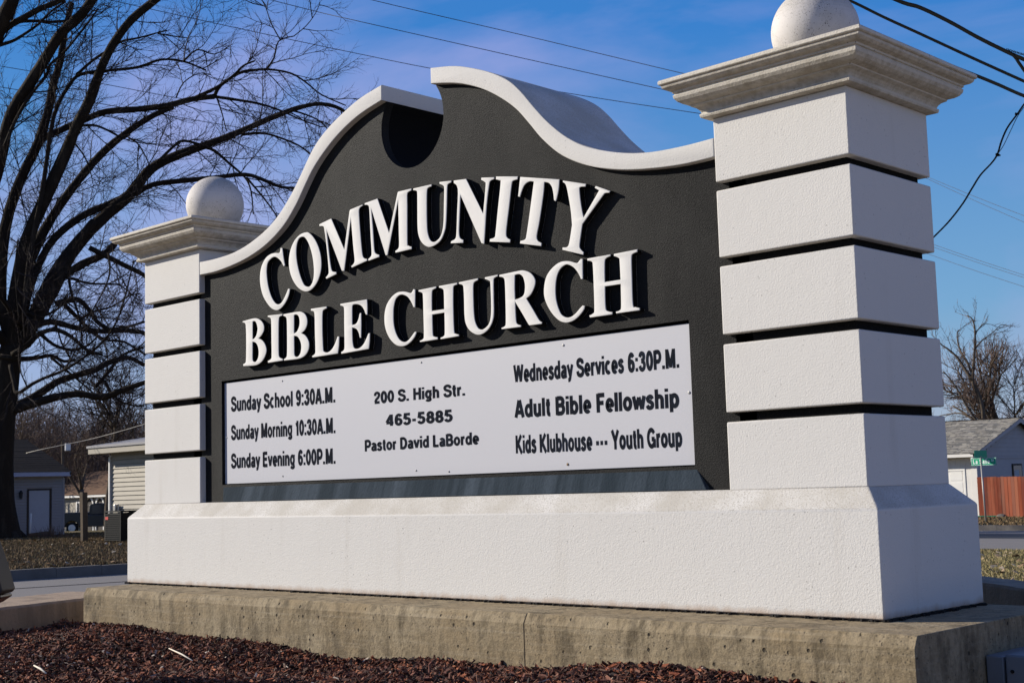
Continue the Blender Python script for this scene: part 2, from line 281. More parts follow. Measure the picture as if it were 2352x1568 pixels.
GLYPHS = [('c',[[(1401,1857,1),(1418,1853,1),(1428,1797),(1440,1753,1),(1426,1751,1),(1406,1779),(1372,1805),(1341,1815),(1310,1808),(1281,1790),(1270,1750),(1274,1701),(1287,1648),(1312,1597),(1343,1561),(1371,1547),(1402,1552),(1430,1576),(1453,1604),(1465,1622,1),(1482,1619,1),(1474,1591),(1452,1560),(1418,1532),(1379,1516),(1345,1518),(1305,1536),(1266,1570),(1232,1613),(1211,1667),(1206,1720),(1220,1774),(1258,1817),(1305,1835),(1350,1836),(1381,1831),(1395,1836)]]),('o',[[(1633,1909),(1665,1897),(1702,1865),(1733,1821),(1753,1772),(1760,1721),(1751,1673),(1723,1627),(1680,1596),(1637,1586),(1595,1595),(1552,1619),(1514,1657),(1488,1701),(1475,1750),(1478,1797),(1496,1842),(1530,1881),(1579,1905)],[(1606,1888),(1627,1876),(1651,1846),(1674,1799),(1689,1747),(1695,1687),(1687,1642),(1665,1615),(1641,1611),(1611,1624),(1585,1661),(1562,1711),(1546,1767),(1542,1818),(1551,1861),(1573,1886)]]),('m',[[(1746,1933,1),(1760,1937),(1849,1950,1),(1954,1769,1),(2002,1966,1),(2008,1972,1),(2107,1982,1),(2111,1975,1),(2091,1971),(2079,1958),(2079,1932),(2084,1864),(2092,1783),(2100,1724),(2112,1702),(2136,1693,1),(2138,1684,1),(2014,1665,1),(2007,1673,1),(2030,1686),(2036,1707),(2027,1776),(2012,1927,1),(1951,1656,1),(1931,1659,1),(1809,1892,1),(1825,1778),(1840,1694),(1854,1667),(1885,1659,1),(1885,1647,1),(1802,1633,1),(1794,1641,1),(1816,1656),(1821,1678),(1808,1791),(1789,1900),(1778,1918),(1749,1923,1)]]),('m',[[(2126,1986,1),(2227,1993,1),(2312,1802,1),(2383,1997,1),(2388,2001,1),(2487,2000,1),(2487,1990,1),(2466,1986),(2455,1974),(2454,1915),(2449,1737),(2455,1717),(2480,1707,1),(2480,1695,1),(2358,1694,1),(2356,1704,1),(2379,1713),(2386,1733),(2386,1786),(2386,1958,1),(2297,1690,1),(2282,1692,1),(2177,1948,1),(2188,1832),(2195,1736),(2207,1712),(2233,1701,1),(2232,1690,1),(2148,1682,1),(2146,1692,1),(2165,1702),(2173,1720),(2168,1803),(2161,1945),(2151,1970),(2125,1976,1)]]),('u',[[(2501,1997,1),(2635,1995,1),(2635,1984,1),(2610,1981),(2601,1964),(2597,1892),(2596,1800),(2601,1754),(2617,1721),(2637,1708),(2661,1710),(2688,1726),(2704,1753),(2714,1797),(2719,1871),(2724,1955),(2718,1973),(2692,1986,1),(2692,1996,1),(2776,1988,1),(2775,1979,1),(2753,1974),(2746,1957),(2740,1868),(2731,1779),(2719,1745),(2696,1712),(2661,1693),(2616,1686),(2581,1697),(2551,1722),(2532,1758),(2526,1805),(2528,1903),(2529,1968),(2523,1981),(2500,1988,1)]]),('n',[[(2793,1985,1),(2878,1978,1),(2987,1792,1),(3008,1920),(3004,1939),(2979,1955,1),(2982,1965,1),(3067,1952,1),(3067,1943,1),(3042,1938),(3032,1920),(3013,1832),(2998,1717),(2989,1646,1),(2970,1654,1),(2837,1906,1),(2825,1781),(2821,1726),(2828,1699),(2849,1686,1),(2847,1672,1),(2761,1683,1),(2764,1693,1),(2794,1702),(2802,1729),(2810,1821),(2819,1939),(2792,1973,1)]]),('i',[[(3079,1953,1),(3219,1928,1),(3217,1914,1),(3188,1912),(3178,1894),(3159,1800),(3135,1685),(3139,1656),(3160,1642,1),(3157,1628,1),(3025,1652,1),(3028,1665,1),(3057,1668),(3065,1689),(3084,1794),(3107,1917),(3100,1930),(3077,1939,1)]]),('t',[[(3234,1923,1),(3475,1868,1),(3468,1822),(3452,1777),(3445,1775,1),(3438,1780,1),(3435,1813),(3427,1843),(3410,1863),(3383,1872,1),(3375,1817),(3346,1699),(3327,1638),(3331,1613),(3355,1597,1),(3352,1583,1),(3220,1615,1),(3223,1627,1),(3253,1630),(3263,1652),(3286,1744),(3318,1885,1),(3292,1891),(3263,1882),(3245,1861),(3229,1829,1),(3217,1835,1)]]),('y',[[(3495,1859,1),(3630,1820,1),(3626,1808,1),(3597,1811),(3591,1797),(3598,1727),(3609,1674,1),(3695,1769),(3698,1780),(3679,1793,1),(3685,1801,1),(3766,1765,1),(3759,1757,1),(3738,1759),(3718,1746),(3601,1645,1),(3581,1559),(3585,1538),(3603,1520,1),(3599,1509,1),(3478,1549,1),(3480,1560,1),(3507,1558),(3521,1578),(3540,1651,1),(3535,1720),(3520,1806),(3510,1839),(3495,1851,1)]]),('b',[[(1037,1489,1),(1128,1494),(1175,1490),(1215,1472),(1238,1446),(1238,1415),(1214,1390),(1188,1375,1),(1214,1367),(1242,1346),(1259,1317),(1258,1290),(1235,1258),(1200,1237),(1148,1228),(1042,1233,1),(1036,1244,1),(1060,1252),(1066,1272),(1069,1362),(1067,1453),(1058,1475),(1036,1481,1)],[(1133,1474,1),(1146,1478),(1163,1471),(1174,1452),(1179,1428),(1168,1398),(1150,1382),(1131,1377,1)],[(1131,1363,1),(1161,1354),(1181,1331),(1188,1296),(1180,1266),(1160,1249),(1142,1250),(1130,1263),(1130,1312)]]),('i',[[(1276,1495,1),(1411,1490,1),(1411,1480,1),(1386,1476),(1377,1455),(1374,1367),(1374,1273),(1385,1252),(1410,1243,1),(1410,1233,1),(1275,1232,1),(1272,1243,1),(1301,1252),(1308,1272),(1308,1374),(1307,1459),(1299,1479),(1276,1486,1)]]),('b',[[(1420,1487,1),(1541,1487),(1584,1481),(1616,1463),(1631,1435),(1628,1405),(1609,1381),(1579,1366,1),(1608,1354),(1632,1332),(1645,1305),(1639,1272),(1611,1245),(1568,1232),(1514,1230),(1421,1232,1),(1420,1240,1),(1443,1250),(1449,1273),(1451,1360),(1450,1447),(1442,1468),(1420,1477,1)],[(1516,1470,1),(1532,1473),(1554,1463),(1564,1438),(1561,1409),(1541,1381),(1514,1372,1),(1515,1420)],[(1514,1358,1),(1544,1351),(1565,1329),(1576,1298),(1569,1262),(1547,1244),(1528,1244),(1515,1257),(1514,1304)]]),('l',[[(1665,1489,1),(1798,1487,1),(1801,1477,1),(1775,1471),(1764,1453),(1761,1362),(1765,1270),(1772,1250),(1801,1243),(1834,1254),(1863,1281),(1887,1319,1),(1901,1317,1),(1897,1268),(1887,1229,1),(1675,1227,1),(1667,1235,1),(1691,1244),(1698,1263),(1696,1368),(1695,1454),(1685,1473),(1664,1478,1)]]),('e',[[(1914,1487,1),(2130,1486,1),(2133,1450),(2131,1406,1),(2119,1408,1),(2106,1434),(2087,1455),(2058,1468),(2024,1471),(2012,1461),(2010,1416),(2009,1367,1),(2036,1369),(2056,1386),(2071,1421,1),(2082,1421,1),(2082,1361),(2078,1292,1),(2068,1294,1),(2059,1322),(2040,1343),(2008,1353,1),(2009,1289),(2016,1254),(2033,1241),(2067,1243),(2102,1264),(2137,1310,1),(2149,1310,1),(2146,1267),(2137,1230,1),(1917,1225,1),(1914,1234,1),(1936,1243),(1943,1264),(1943,1359),(1944,1449),(1939,1469),(1914,1478,1)]]),('c',[[(2485,1495,1),(2500,1491,1),(2498,1443),(2496,1403,1),(2484,1405,1),(2467,1434),(2441,1462),(2404,1477),(2377,1475),(2353,1460),(2338,1427),(2333,1385),(2335,1335),(2348,1294),(2370,1261),(2397,1243),(2425,1240),(2452,1253),(2476,1272),(2490,1283,1),(2503,1280,1),(2489,1258),(2461,1237),(2424,1222),(2383,1221),(2342,1234),(2301,1268),(2274,1310),(2263,1355),(2267,1404),(2287,1446),(2326,1478),(2368,1493),(2410,1492),(2441,1485),(2466,1478),(2478,1485)]]),('h',[[(2523,1485,1),(2652,1488,1),(2651,1479,1),(2629,1474),(2620,1458),(2617,1372,1),(2704,1371,1),(2704,1451),(2697,1469),(2671,1479,1),(2671,1487,1),(2799,1488,1),(2798,1478,1),(2778,1475),(2771,1458),(2768,1367),(2770,1260),(2779,1245),(2802,1238,1),(2802,1230,1),(2673,1228,1),(2674,1236,1),(2695,1241),(2704,1258),(2705,1354,1),(2619,1353,1),(2620,1261),(2628,1246),(2654,1239,1),(2654,1229,1),(2526,1228,1),(2525,1235,1),(2549,1242),(2555,1261),(2555,1360),(2554,1454),(2547,1469),(2523,1478,1)]]),('u',[[(2811,1488,1),(2942,1491,1),(2940,1481,1),(2919,1476),(2909,1461),(2907,1395),(2909,1322),(2916,1286),(2932,1258),(2954,1246),(2980,1251),(3005,1268),(3018,1298),(3023,1352),(3022,1453),(3017,1468),(2987,1481,1),(2987,1489,1),(3072,1491,1),(3072,1483,1),(3049,1477),(3044,1459),(3042,1379),(3041,1322),(3034,1285),(3013,1253),(2984,1233),(2947,1223),(2910,1230),(2873,1253),(2850,1287),(2843,1329),(2843,1402),(2841,1455),(2835,1471),(2810,1480,1)]]),('r',[[(3082,1488,1),(3203,1491),(3240,1488),(3281,1471),(3305,1444),(3308,1420),(3294,1391),(3273,1369),(3250,1358,1),(3287,1307),(3325,1252),(3342,1241,1),(3340,1232,1),(3262,1234,1),(3247,1255),(3216,1300),(3179,1351,1),(3181,1270),(3189,1248),(3211,1240,1),(3211,1232,1),(3088,1234,1),(3086,1241,1),(3108,1247),(3115,1265),(3117,1369),(3116,1450),(3108,1471),(3082,1479,1)],[(3182,1474,1),(3208,1475),(3229,1463),(3240,1440),(3243,1409),(3234,1377),(3206,1365),(3179,1362,1),(3179,1423)]]),('c',[[(3584,1494,1),(3596,1492,1),(3594,1448),(3593,1403,1),(3582,1404,1),(3568,1431),(3542,1461),(3507,1479),(3480,1475),(3455,1458),(3438,1427),(3430,1380),(3432,1332),(3444,1292),(3462,1261),(3489,1246),(3517,1246),(3544,1258),(3568,1276),(3586,1288,1),(3599,1284,1),(3591,1267),(3559,1241),(3524,1226),(3484,1223),(3445,1237),(3407,1270),(3377,1312),(3360,1356),(3362,1401),(3378,1444),(3412,1475),(3453,1494),(3488,1497),(3524,1491),(3560,1479),(3574,1486)]]),('h',[[(3622,1490,1),(3754,1490,1),(3754,1482,1),(3730,1476),(3721,1460),(3717,1375,1),(3804,1374,1),(3803,1452),(3798,1468),(3772,1480,1),(3773,1489,1),(3902,1491,1),(3901,1479,1),(3876,1474),(3869,1457),(3867,1366),(3867,1259),(3880,1248),(3902,1241,1),(3902,1231,1),(3773,1232,1),(3772,1240,1),(3794,1244),(3802,1261),(3804,1355,1),(3717,1355,1),(3716,1270),(3724,1249),(3754,1240,1),(3751,1230,1),(3626,1230,1),(3622,1240,1),(3645,1247),(3652,1263),(3653,1365),(3652,1455),(3646,1473),(3622,1480,1)]])]
# ------------------------------------------------------------------ ground, roads
def sheet(name, x0, x1, y0, y1, dz, m, nx=24, ny=24, jit=0, drop=0):
    b = MB(); vs = []
    for j in range(ny + 1):
        for i in range(nx + 1):
            x = x0 + (x1 - x0) * i / nx; y = y0 + (y1 - y0) * j / ny
            vs.append((x, y, gz(x, y) + dz + (R.uniform(-jit, jit) if 0 < i < nx and 0 < j < ny else 0)))
    fs = [(j * (nx + 1) + i, j * (nx + 1) + i + 1, (j + 1) * (nx + 1) + i + 1, (j + 1) * (nx + 1) + i) for j in range(ny) for i in range(nx)]
    if drop:
        o = len(vs)
        ring = [i for i in range(nx + 1)] + [j * (nx + 1) + nx for j in range(1, ny + 1)] + [ny * (nx + 1) + i for i in range(nx - 1, -1, -1)] + [j * (nx + 1) for j in range(ny - 1, 0, -1)]
        for i in ring: vs.append((vs[i][0], vs[i][1], vs[i][2] - drop))
        n = len(ring); fs += [(ring[(q + 1) % n], ring[q], o + q, o + (q + 1) % n) for q in range(n)]
    b.add(vs, fs); return b.build(name, m, smooth=True) if not drop else b.build(name, m)
tag(sheet('ground', -900, 500, -60, 1000, -.06, M_lawn, 140, 106), kind='structure')
CURB_X = -18.35; CURB_Y = 39.7
tag(sheet('road', CURB_X, -10.2, -40, CURB_Y, -.002, M_road, 8, 80), kind='structure')
tag(sheet('cross_road', -10.2, 120, 24.0, CURB_Y, -.002, M_road, 130, 16), kind='structure')
tag(sheet('dark_road_band', -18, 60, 33.2, 36.6, .003, M_darkroad, 78, 4), kind='structure')  # darker band along the far side of the road
tag(sheet('dark_road_strip', -10.0, 60, 24.3, 25.6, .003, M_darkroad, 78, 4), kind='structure')
# seams between the road slabs
b = MB()
for i, x in enumerate((-13.1, -15.9)): b.prism([(x, 0), (x + .035, 0), (x + .035, .006), (x, .006)], 1, -30, 38)
for q in range(len(b.v)): b.v[q] = (b.v[q][0], b.v[q][1], b.v[q][2] + gz(b.v[q][0], b.v[q][1]))
tag(b.build('road_seam', M_gap, recalc=True), kind='structure')
tag(sheet('lawn', -140, CURB_X - .18, -20, 46, .19, M_lawn, 120, 60, .02, .3), kind='structure')
tag(sheet('lawn_far', -60, 120, CURB_Y + .18, 120, .16, M_lawn, 90, 40, .01, .3), kind='structure')
tag(sheet('lawn_near', -9.9, 60, -18, 23.7, .14, M_lawn, 60, 40, .015, .3), kind='structure')
b = MB()
for j in range(66):
    y0 = -26 + j; z = gz(CURB_X, y0); b.box(CURB_X - .17, CURB_X, y0 + .004, y0 + .996, z - .2, z + .2)
tag(b.build('kerb', M_kerb), kind='structure')
b = MB()
for j in range(70):
    x0 = -26 + j; z = gz(x0, CURB_Y); b.box(x0 + .004, x0 + .996, CURB_Y, CURB_Y + .17, z - .2, z + .17)
    z = gz(x0, 23.9)
    if x0 > -10: b.box(x0 + .004, x0 + .996, 23.72, 23.9, z - .2, z + .145)
tag(b.build('kerb', M_kerb), kind='structure')
# low hill / haze of woods far away is built from trees below

tag(sheet('bounce_lot', 8.2, 60, -40, 23.6, .146, M_bounce, 30, 40), kind='structure')  # unseen sheet added to bounce warm light onto the shaded right faces
tag(sheet('path', 6.4, 8.2, -9, .5, .148, M_bounce, 4, 10), kind='structure'); tag(sheet('bounce_walk', -9.8, 6.4, -9, -3.75, .148, M_bounce, 30, 8), kind='structure')  # two more unseen sheets added for bounce light, also on the front
# ------------------------------------------------------------------ grass and leaves
def blades(name, pts_fn, n, h, wd, cols, dz, label):
    b = MB()
    for _ in range(n):
        x, y = pts_fn(); z = gz(x, y) + dz - .005; a = R.uniform(0, math.pi); hh = h * R.uniform(.5, 1.5); ww = wd * R.uniform(.6, 1.4)
        dx, dy = math.cos(a) * ww, math.sin(a) * ww; c = R.choice(cols); f = R.uniform(.7, 1.25); c = tuple(q * f for q in c)
        lx, ly = R.uniform(-hh, hh) * .8, R.uniform(-hh, hh) * .8
        b.add([(x - dx, y - dy, z), (x + dx, y + dy, z), (x + lx, y + ly, z + hh)], [(0, 1, 2)], c)
    return tag(b.build(name, M_blade), label, 'grass', kind='stuff')
GC = [(.15, .10, .05), (.18, .125, .065), (.10, .085, .04), (.21, .15, .085), (.11, .07, .038), (.16, .10, .05)]
def left_pts():
    x = CURB_X - .3 - 27 * R.random() ** 1.3; c = 8.6 + (-18.6 - x) * .50; return x, c + R.uniform(-3.8, 4.6)
blades('grass', left_pts, 72000, .06, .02, GC, .19, 'dry brown and green grass between the kerb and the grey garage')
def near_pts():
    t = R.random() ** .8; x = 5.2 - 12.5 * t; y = 1.9 + 21.5 * t; return x + R.uniform(-.6, 2.8), y
blades('grass', near_pts, 60000, .045, .013, [(.28, .22, .10), (.24, .20, .09), (.33, .26, .14), (.20, .18, .075)], .14, 'yellowing lawn grass between the sign and the street on the right')
def far_pts(): return R.uniform(-24, -8), R.uniform(CURB_Y + .3, 51.5)
blades('grass', far_pts, 16000, .07, .035, GC, .16, 'dry grass strip in front of the red plank fence')
def leaves(name, fn, n, s, cols, dz, label):
    b = MB()
    for _ in range(n):
        x, y = fn(); z = gz(x, y) + dz + R.uniform(.02, .05); M = Matrix.Translation((x, y, z)) @ Matrix.Rotation(R.uniform(0, 6.3), 4, 'Z') @ Matrix.Rotation(R.uniform(-.7, .7), 4, 'X') @ Matrix.Rotation(R.uniform(-.5, .5), 4, 'Y')
        q = s * R.uniform(.6, 1.4); c = R.choice(cols)
        vs = [M @ Vector(p) for p in ((-q, 0, 0), (-.3 * q, -.6 * q, .15 * q), (.6 * q, -.45 * q, 0), (q, 0, .25 * q), (.5 * q, .5 * q, .05 * q), (-.4 * q, .55 * q, .2 * q))]
        b.add(vs, [(0, 1, 2, 3, 4, 5)], c)
    return tag(b.build(name, M_blade), label, 'leaves', kind='stuff')
leaves('fallen_leaves', left_pts, 380, .06, [(.24, .16, .09), (.18, .10, .05), (.34, .29, .22), (.12, .07, .04)], .19, 'fallen brown leaves scattered on the lawn by the kerb')
leaves('fallen_leaves', near_pts, 260, .06, [(.45, .34, .22), (.34, .24, .14), (.22, .14, .08)], .14, 'pale curled leaves lying on the lawn behind the planter')

# ------------------------------------------------------------------ planter: plinth, walls, mulch
pl = thing('concrete_plinth', 'stained grey concrete plinth with small pits carrying the white church sign', 'plinth', (2.6, -.4, -.9))
def plinth_piece(x0, x1):
    b = MB(); n = max(2, int((x1 - x0) / .07))
    prof = [(-.412, -.95), (-.415, -.040), (-.394, .0), (.72, .0), (.745, -.03), (.75, -.95)]
    vs = []; 
    for i in range(n + 1):
        x = x0 + (x1 - x0) * i / n
        for q, (y, z) in enumerate(prof):
            j = 0
            vs.append((x, y + R.uniform(-j, j), z + (R.uniform(-j, j) * .7)))
    m = len(prof)
    fs = [(i * m + q, (i + 1) * m + q, (i + 1) * m + (q + 1) % m, i * m + (q + 1) % m) for i in range(n) for q in range(m)]
    fs += [tuple(range(m)), tuple(n * m + q for q in range(m))[::-1]]
    b.add(vs, fs); o = b.build('concrete_block', M_conc, pl, recalc=True); bevel(o, .003, 1, 40); return o
XJ = on(1207, 1510, 1, -.41).x
plinth_piece(.02, XJ - .0005); plinth_piece(XJ + .0005, 5.297)
# narrow rounded end of the plinth towards the left
def wall(name, pts, wd, top, bot, label, m=M_wall, side=1):
    b = MB(); P = [Vector((p[0], p[1], 0)) for p in pts]; n = len(P); L_ = []
    for i in range(n):
        t = (P[min(i + 1, n - 1)] - P[max(i - 1, 0)]).normalized(); L_.append(Vector((t.y, -t.x, 0)) * wd * side)
    N_ = 12; vs = []; ring = []
    for i in range(n - 1):
        for q in range(N_ + (1 if i == n - 2 else 0)):
            f = q / N_; A = P[i].lerp(P[i + 1], f); O = L_[i].lerp(L_[i + 1], f)
            j = lambda: R.uniform(-.003, .003)
            ring.append([(A.x, A.y, bot), (A.x + j(), A.y + j(), top - .014), (A.x + O.x * .02, A.y + O.y * .02, top + j() * .5), (A.x + O.x * .98, A.y + O.y * .98, top + j() * .5), (A.x + O.x, A.y + O.y, top - .014), (A.x + O.x, A.y + O.y, bot)])
    for r_ in ring: vs += r_
    k_ = 6; nn = len(ring)
    fs = [(i * k_ + q, (i + 1) * k_ + q, (i + 1) * k_ + (q + 1) % k_, i * k_ + (q + 1) % k_) for i in range(nn - 1) for q in range(k_)]
    fs += [tuple(range(k_)), tuple((nn - 1) * k_ + q for q in range(k_))[::-1]]
    b.add(vs, fs); return tag(b.build(name, m, recalc=True), label, 'wall')
wall('planter_wall', [(-.40, .18), (-.257, -.271), (-.071, -.871), (.62, -3.1)], .58, -.08, -1.1, 'low tan concrete planter wall running forward from the left end of the plinth', side=1)
wall('planter_wall', [(3.7, 2.75), (4.78, 1.86), (6.3, .6)], .22, -.045, -1.1, 'shadowed concrete planter wall behind the right end of the plinth', side=-1)
0 and wall('planter_wall', [(5.62, -.56), (6.6, .55)], .25, -.105, -1.1, 'sunlit low wall top below the grey box at the lower right', side=-1)
# mulch bed
def mz(x, y):
    # a bed that rises a little in the middle and against the plinth
    base = -.205 - .06 * math.exp(-((x - 2.2) / 1.1) ** 2) + .010 * max(0, min(1, (x - 3.2) / 1.4)) - .03 * max(0, -.45 - y)
    return base + .012 * math.sin(x * 5.1 + y * 3) + .012 * math.sin(x * 2.3 - y * 6.1 + 1)
b = MB(); nx, ny = 90, 50; vs = []
for j in range(ny + 1):
    for i in range(nx + 1):
        x = -.45 + 6.2 * i / nx; y = -3.6 + 3.19 * j / ny; vs.append((x, y, mz(x, y) - .012 + R.uniform(-.008, .008)))
b.add(vs, [(j * (nx + 1) + i, j * (nx + 1) + i + 1, (j + 1) * (nx + 1) + i + 1, (j + 1) * (nx + 1) + i) for j in range(ny) for i in range(nx)])
tag(b.build('mulch_bed', M_soil, smooth=True), kind='structure')
b = MB(); cnt = 0
cols = [(.20, .058, .024), (.15, .042, .018), (.25, .09, .042), (.075, .026, .017), (.055, .020, .013), (.11, .042, .026), (.032, .014, .010), (.15, .065, .04), (.022, .012, .010), (.085, .045, .03), (.13, .05, .035)]
def chip(x, y, z, s, c):
    M = Matrix.Translation((x, y, z)) @ Matrix.Rotation(R.uniform(0, 6.3), 4, 'Z') @ Matrix.Rotation(R.gauss(0, .55), 4, 'X') @ Matrix.Rotation(R.gauss(0, .55), 4, 'Y')
    a, bb, cc = s * R.uniform(.8, 2.6), s * R.uniform(.25, .7), s * R.uniform(.10, .35)
    vs = [M @ Vector((sx * a * R.uniform(.6, 1.1), sy * bb * R.uniform(.6, 1.1), sz * cc * R.uniform(.6, 1.1))) for sz in (-1, 1) for sy in (-1, 1) for sx in (-1, 1)]
    b.add(vs, [(0, 2, 3, 1), (4, 5, 7, 6), (0, 1, 5, 4), (2, 6, 7, 3), (0, 4, 6, 2), (1, 3, 7, 5)], c)
while cnt < 42000:
    x = R.uniform(-.35, 5.6); y = -.42 - 2.0 * R.random() ** 1.2
    # keep to the visible wedge with a margin
    v = Vector((x, y, -.22)) - CAM; d_ = v.dot(FWD); px = 1176 + FPX * v.dot(RIGHT) / d_; py = 784 - FPX * v.dot(UP) / d_
    if py > 1720 or px < -120: continue
    if x < -.20 + .31 * (-.42 - y): continue
    f = R.uniform(.7, 1.3); c = R.choice(cols)
    if R.random() < .012: c = (.42, .34, .27)
    z = mz(x, y) + R.uniform(-.006, .016)
    if y > -.47: z += .01
    chip(x, y, z, R.uniform(.005, .0125), tuple(q * f for q in c)); cnt += 1
tag(b.build('bark_mulch', M_mulch), 'dark red brown shredded bark mulch filling the planter bed', 'mulch', kind='stuff')
M_stick = simple('pale_stick', (.62, .55, .45), .8, .2, .3, 60)
for (x0, y0, x1, y1, r_, lab) in [(388, 1475, 442, 1492, .004, 'pale bent stick lying on the mulch near the plinth'), (78, 1509, 106, 1518, .005, 'short white wood splinter on the mulch at lower left')]:
    A = on(x0, y0, 2, -.2); B_ = on(x1, y1, 2, -.2); A.z = mz(A.x, A.y) + .03; B_.z = mz(B_.x, B_.y) + .028
    mid = A.lerp(B_, .55); mid.z += .004; b = MB(); b.tube([A, mid, B_], [r_ * .6, r_, r_ * .7], 6); tag(b.build('stick', M_stick, smooth=True), lab, 'stick')
# leaf litter caught behind and beside the sign
b = MB()
for _ in range(260):
    x = R.uniform(4.95, 5.25); y = .72 + abs(R.gauss(0, .22)); q = R.uniform(.015, .04)
    M = Matrix.Translation((x + R.uniform(-.2, .25), y, -.10 + .09 * math.exp(-(y - .7) * 2) * R.random())) @ Matrix.Rotation(R.uniform(0, 6.3), 4, 'Z') @ Matrix.Rotation(R.uniform(-1.2, 1.2), 4, 'X')
    vs = [M @ Vector(p) for p in ((-q, 0, 0), (0, -.55 * q, .2 * q), (q, 0, 0), (0, .6 * q, .2 * q))]; b.add(vs, [(0, 1, 2, 3)], R.choice([(.16, .10, .06), (.26, .19, .12), (.09, .05, .03)]))
tag(b.build('leaf_litter', M_blade), 'brown dead leaves piled behind the right end of the sign', 'leaves', kind='stuff')

# ------------------------------------------------------------------ the sign
L = 4.9286; W = .61; D = .6277; O = .0747; ZB = .3936; ZC = .4743; G = .0365
sign = thing('church_sign', 'large white and charcoal church sign with raised letters between two banded pillars', 'sign', (L / 2, D / 2, 0))
b = MB()
def ringed(levels):           # stack of rectangles (x0,x1,y0,y1,z)
    vs = []
    for x0, x1, y0, y1, z in levels: vs += [(x0, y0, z), (x1, y0, z), (x1, y1, z), (x0, y1, z)]
    n = len(levels)
    fs = [(0, 3, 2, 1), tuple(4 * (n - 1) + i for i in range(4))] + [(4 * i + q, 4 * i + (q + 1) % 4, 4 * i + 4 + (q + 1) % 4, 4 * i + 4 + q) for i in range(n - 1) for q in range(4)]
    return vs, fs
b.add(*ringed([(-O, L + O, -O, D + O, .006), (-O, L + O, -O, D + O, ZB), (.001, L - .001, .001, D - .001, ZC)]))
bevel(b.build('base', M_base, sign), .006, 3, 20)
b = MB(); b.add(*ringed([(-O + .006, L + O - .006, -O + .006, D + O - .006, -.004), (-O + .006, L + O - .006, -O + .006, D + O - .006, .0055)])); b.build('sealant_joint', M_gap, sign)
# crumbs of old sealant
b = MB()
for _ in range(420):
    if R.random() < .7: x = R.uniform(-.05, L + .05); y = -O - R.uniform(-.003, .010)
    else: x = L + O + R.uniform(-.003, .012); y = R.uniform(-.07, .7)
    s_ = R.uniform(.0025, .0085); M = Matrix.Translation((x, y, s_ * .5)) @ Matrix.Rotation(R.uniform(0, 6.3), 4, 'Z')
    b.box(-s_ * R.uniform(1, 3.5), s_, -s_ * .8, s_ * .8, -s_ * .6, s_ * .7, M)
tag(b.build('sealant_crumbs', M_gap, sign), kind='stuff')
ZS = [(ZC - .003, .7395), (.7769, 1.0481), (1.0866, 1.3606), (1.3959, 1.6678), (1.7029, 1.966)]
CAPP = [(.020, 1.9655), (.034, 1.969), (.037, 1.977), (.037, 1.984), (.031, 1.986), (.031, 1.990), (.036, 2.000), (.045, 2.009), (.058, 2.015), (.062, 2.017), (.062, 2.023), (.070, 2.025), (.086, 2.030), (.100, 2.039), (.109, 2.051), (.112, 2.064), (.107, 2.067), (.107, 2.071), (.113, 2.073), (.113, 2.081), (.119, 2.083), (.132, 2.087), (.142, 2.095), (.145, 2.103), (.143, 2.105), (.150, 2.107), (.1535, 2.111), (.1535, 2.122), (.150, 2.127), (.146, 2.128)]
for px0, side, lab in ((0, 'left', 'left'), (L - W, 'right', 'right')):
    pil = bpy.data.objects.new('pillar', None); COL.objects.link(pil); pil.parent = sign; pil.location = Vector((px0 + W / 2, D / 2, ZC)) - ORIG[sign.name]; ORIG[pil.name] = Vector((px0 + W / 2, D / 2, ZC))
    for z0, z1 in ZS:
        b = MB(); b.box(px0 + .001, px0 + W - .001, 0, D, z0, z1); bevel(b.build('block', M_white, pil), .006, 3)
    b = MB(); b.box(px0 + G, px0 + W - G, G, D - G, ZC, 1.96); bevel(b.build('pillar_core', M_black, pil), .004, 2)
    b = MB(); b.add(*ringed([(px0 - o, px0 + W + o, -o, D + o, z) for o, z in CAPP])); c = b.build('cap', M_cap, pil); bevel(c, .0015, 2, 25)
    bm = bmesh.new(); bmesh.ops.create_uvsphere(bm, u_segments=64, v_segments=32, radius=.178, matrix=Matrix.Translation((px0 + W / 2, D / 2, 2.318)))
    me = bpy.data.meshes.new('ball'); bm.to_mesh(me); bm.free(); me.polygons.foreach_set('use_smooth', [True] * len(me.polygons)); me.materials.append(M_ball); link('ball', me, pil)
    b = MB(); b.tube([(px0 + W / 2, D / 2, 2.126), (px0 + W / 2, D / 2, 2.135), (px0 + W / 2, D / 2, 2.165)], [.11, .10, .08], 32); b.build('neck', M_cap, pil, smooth=True)

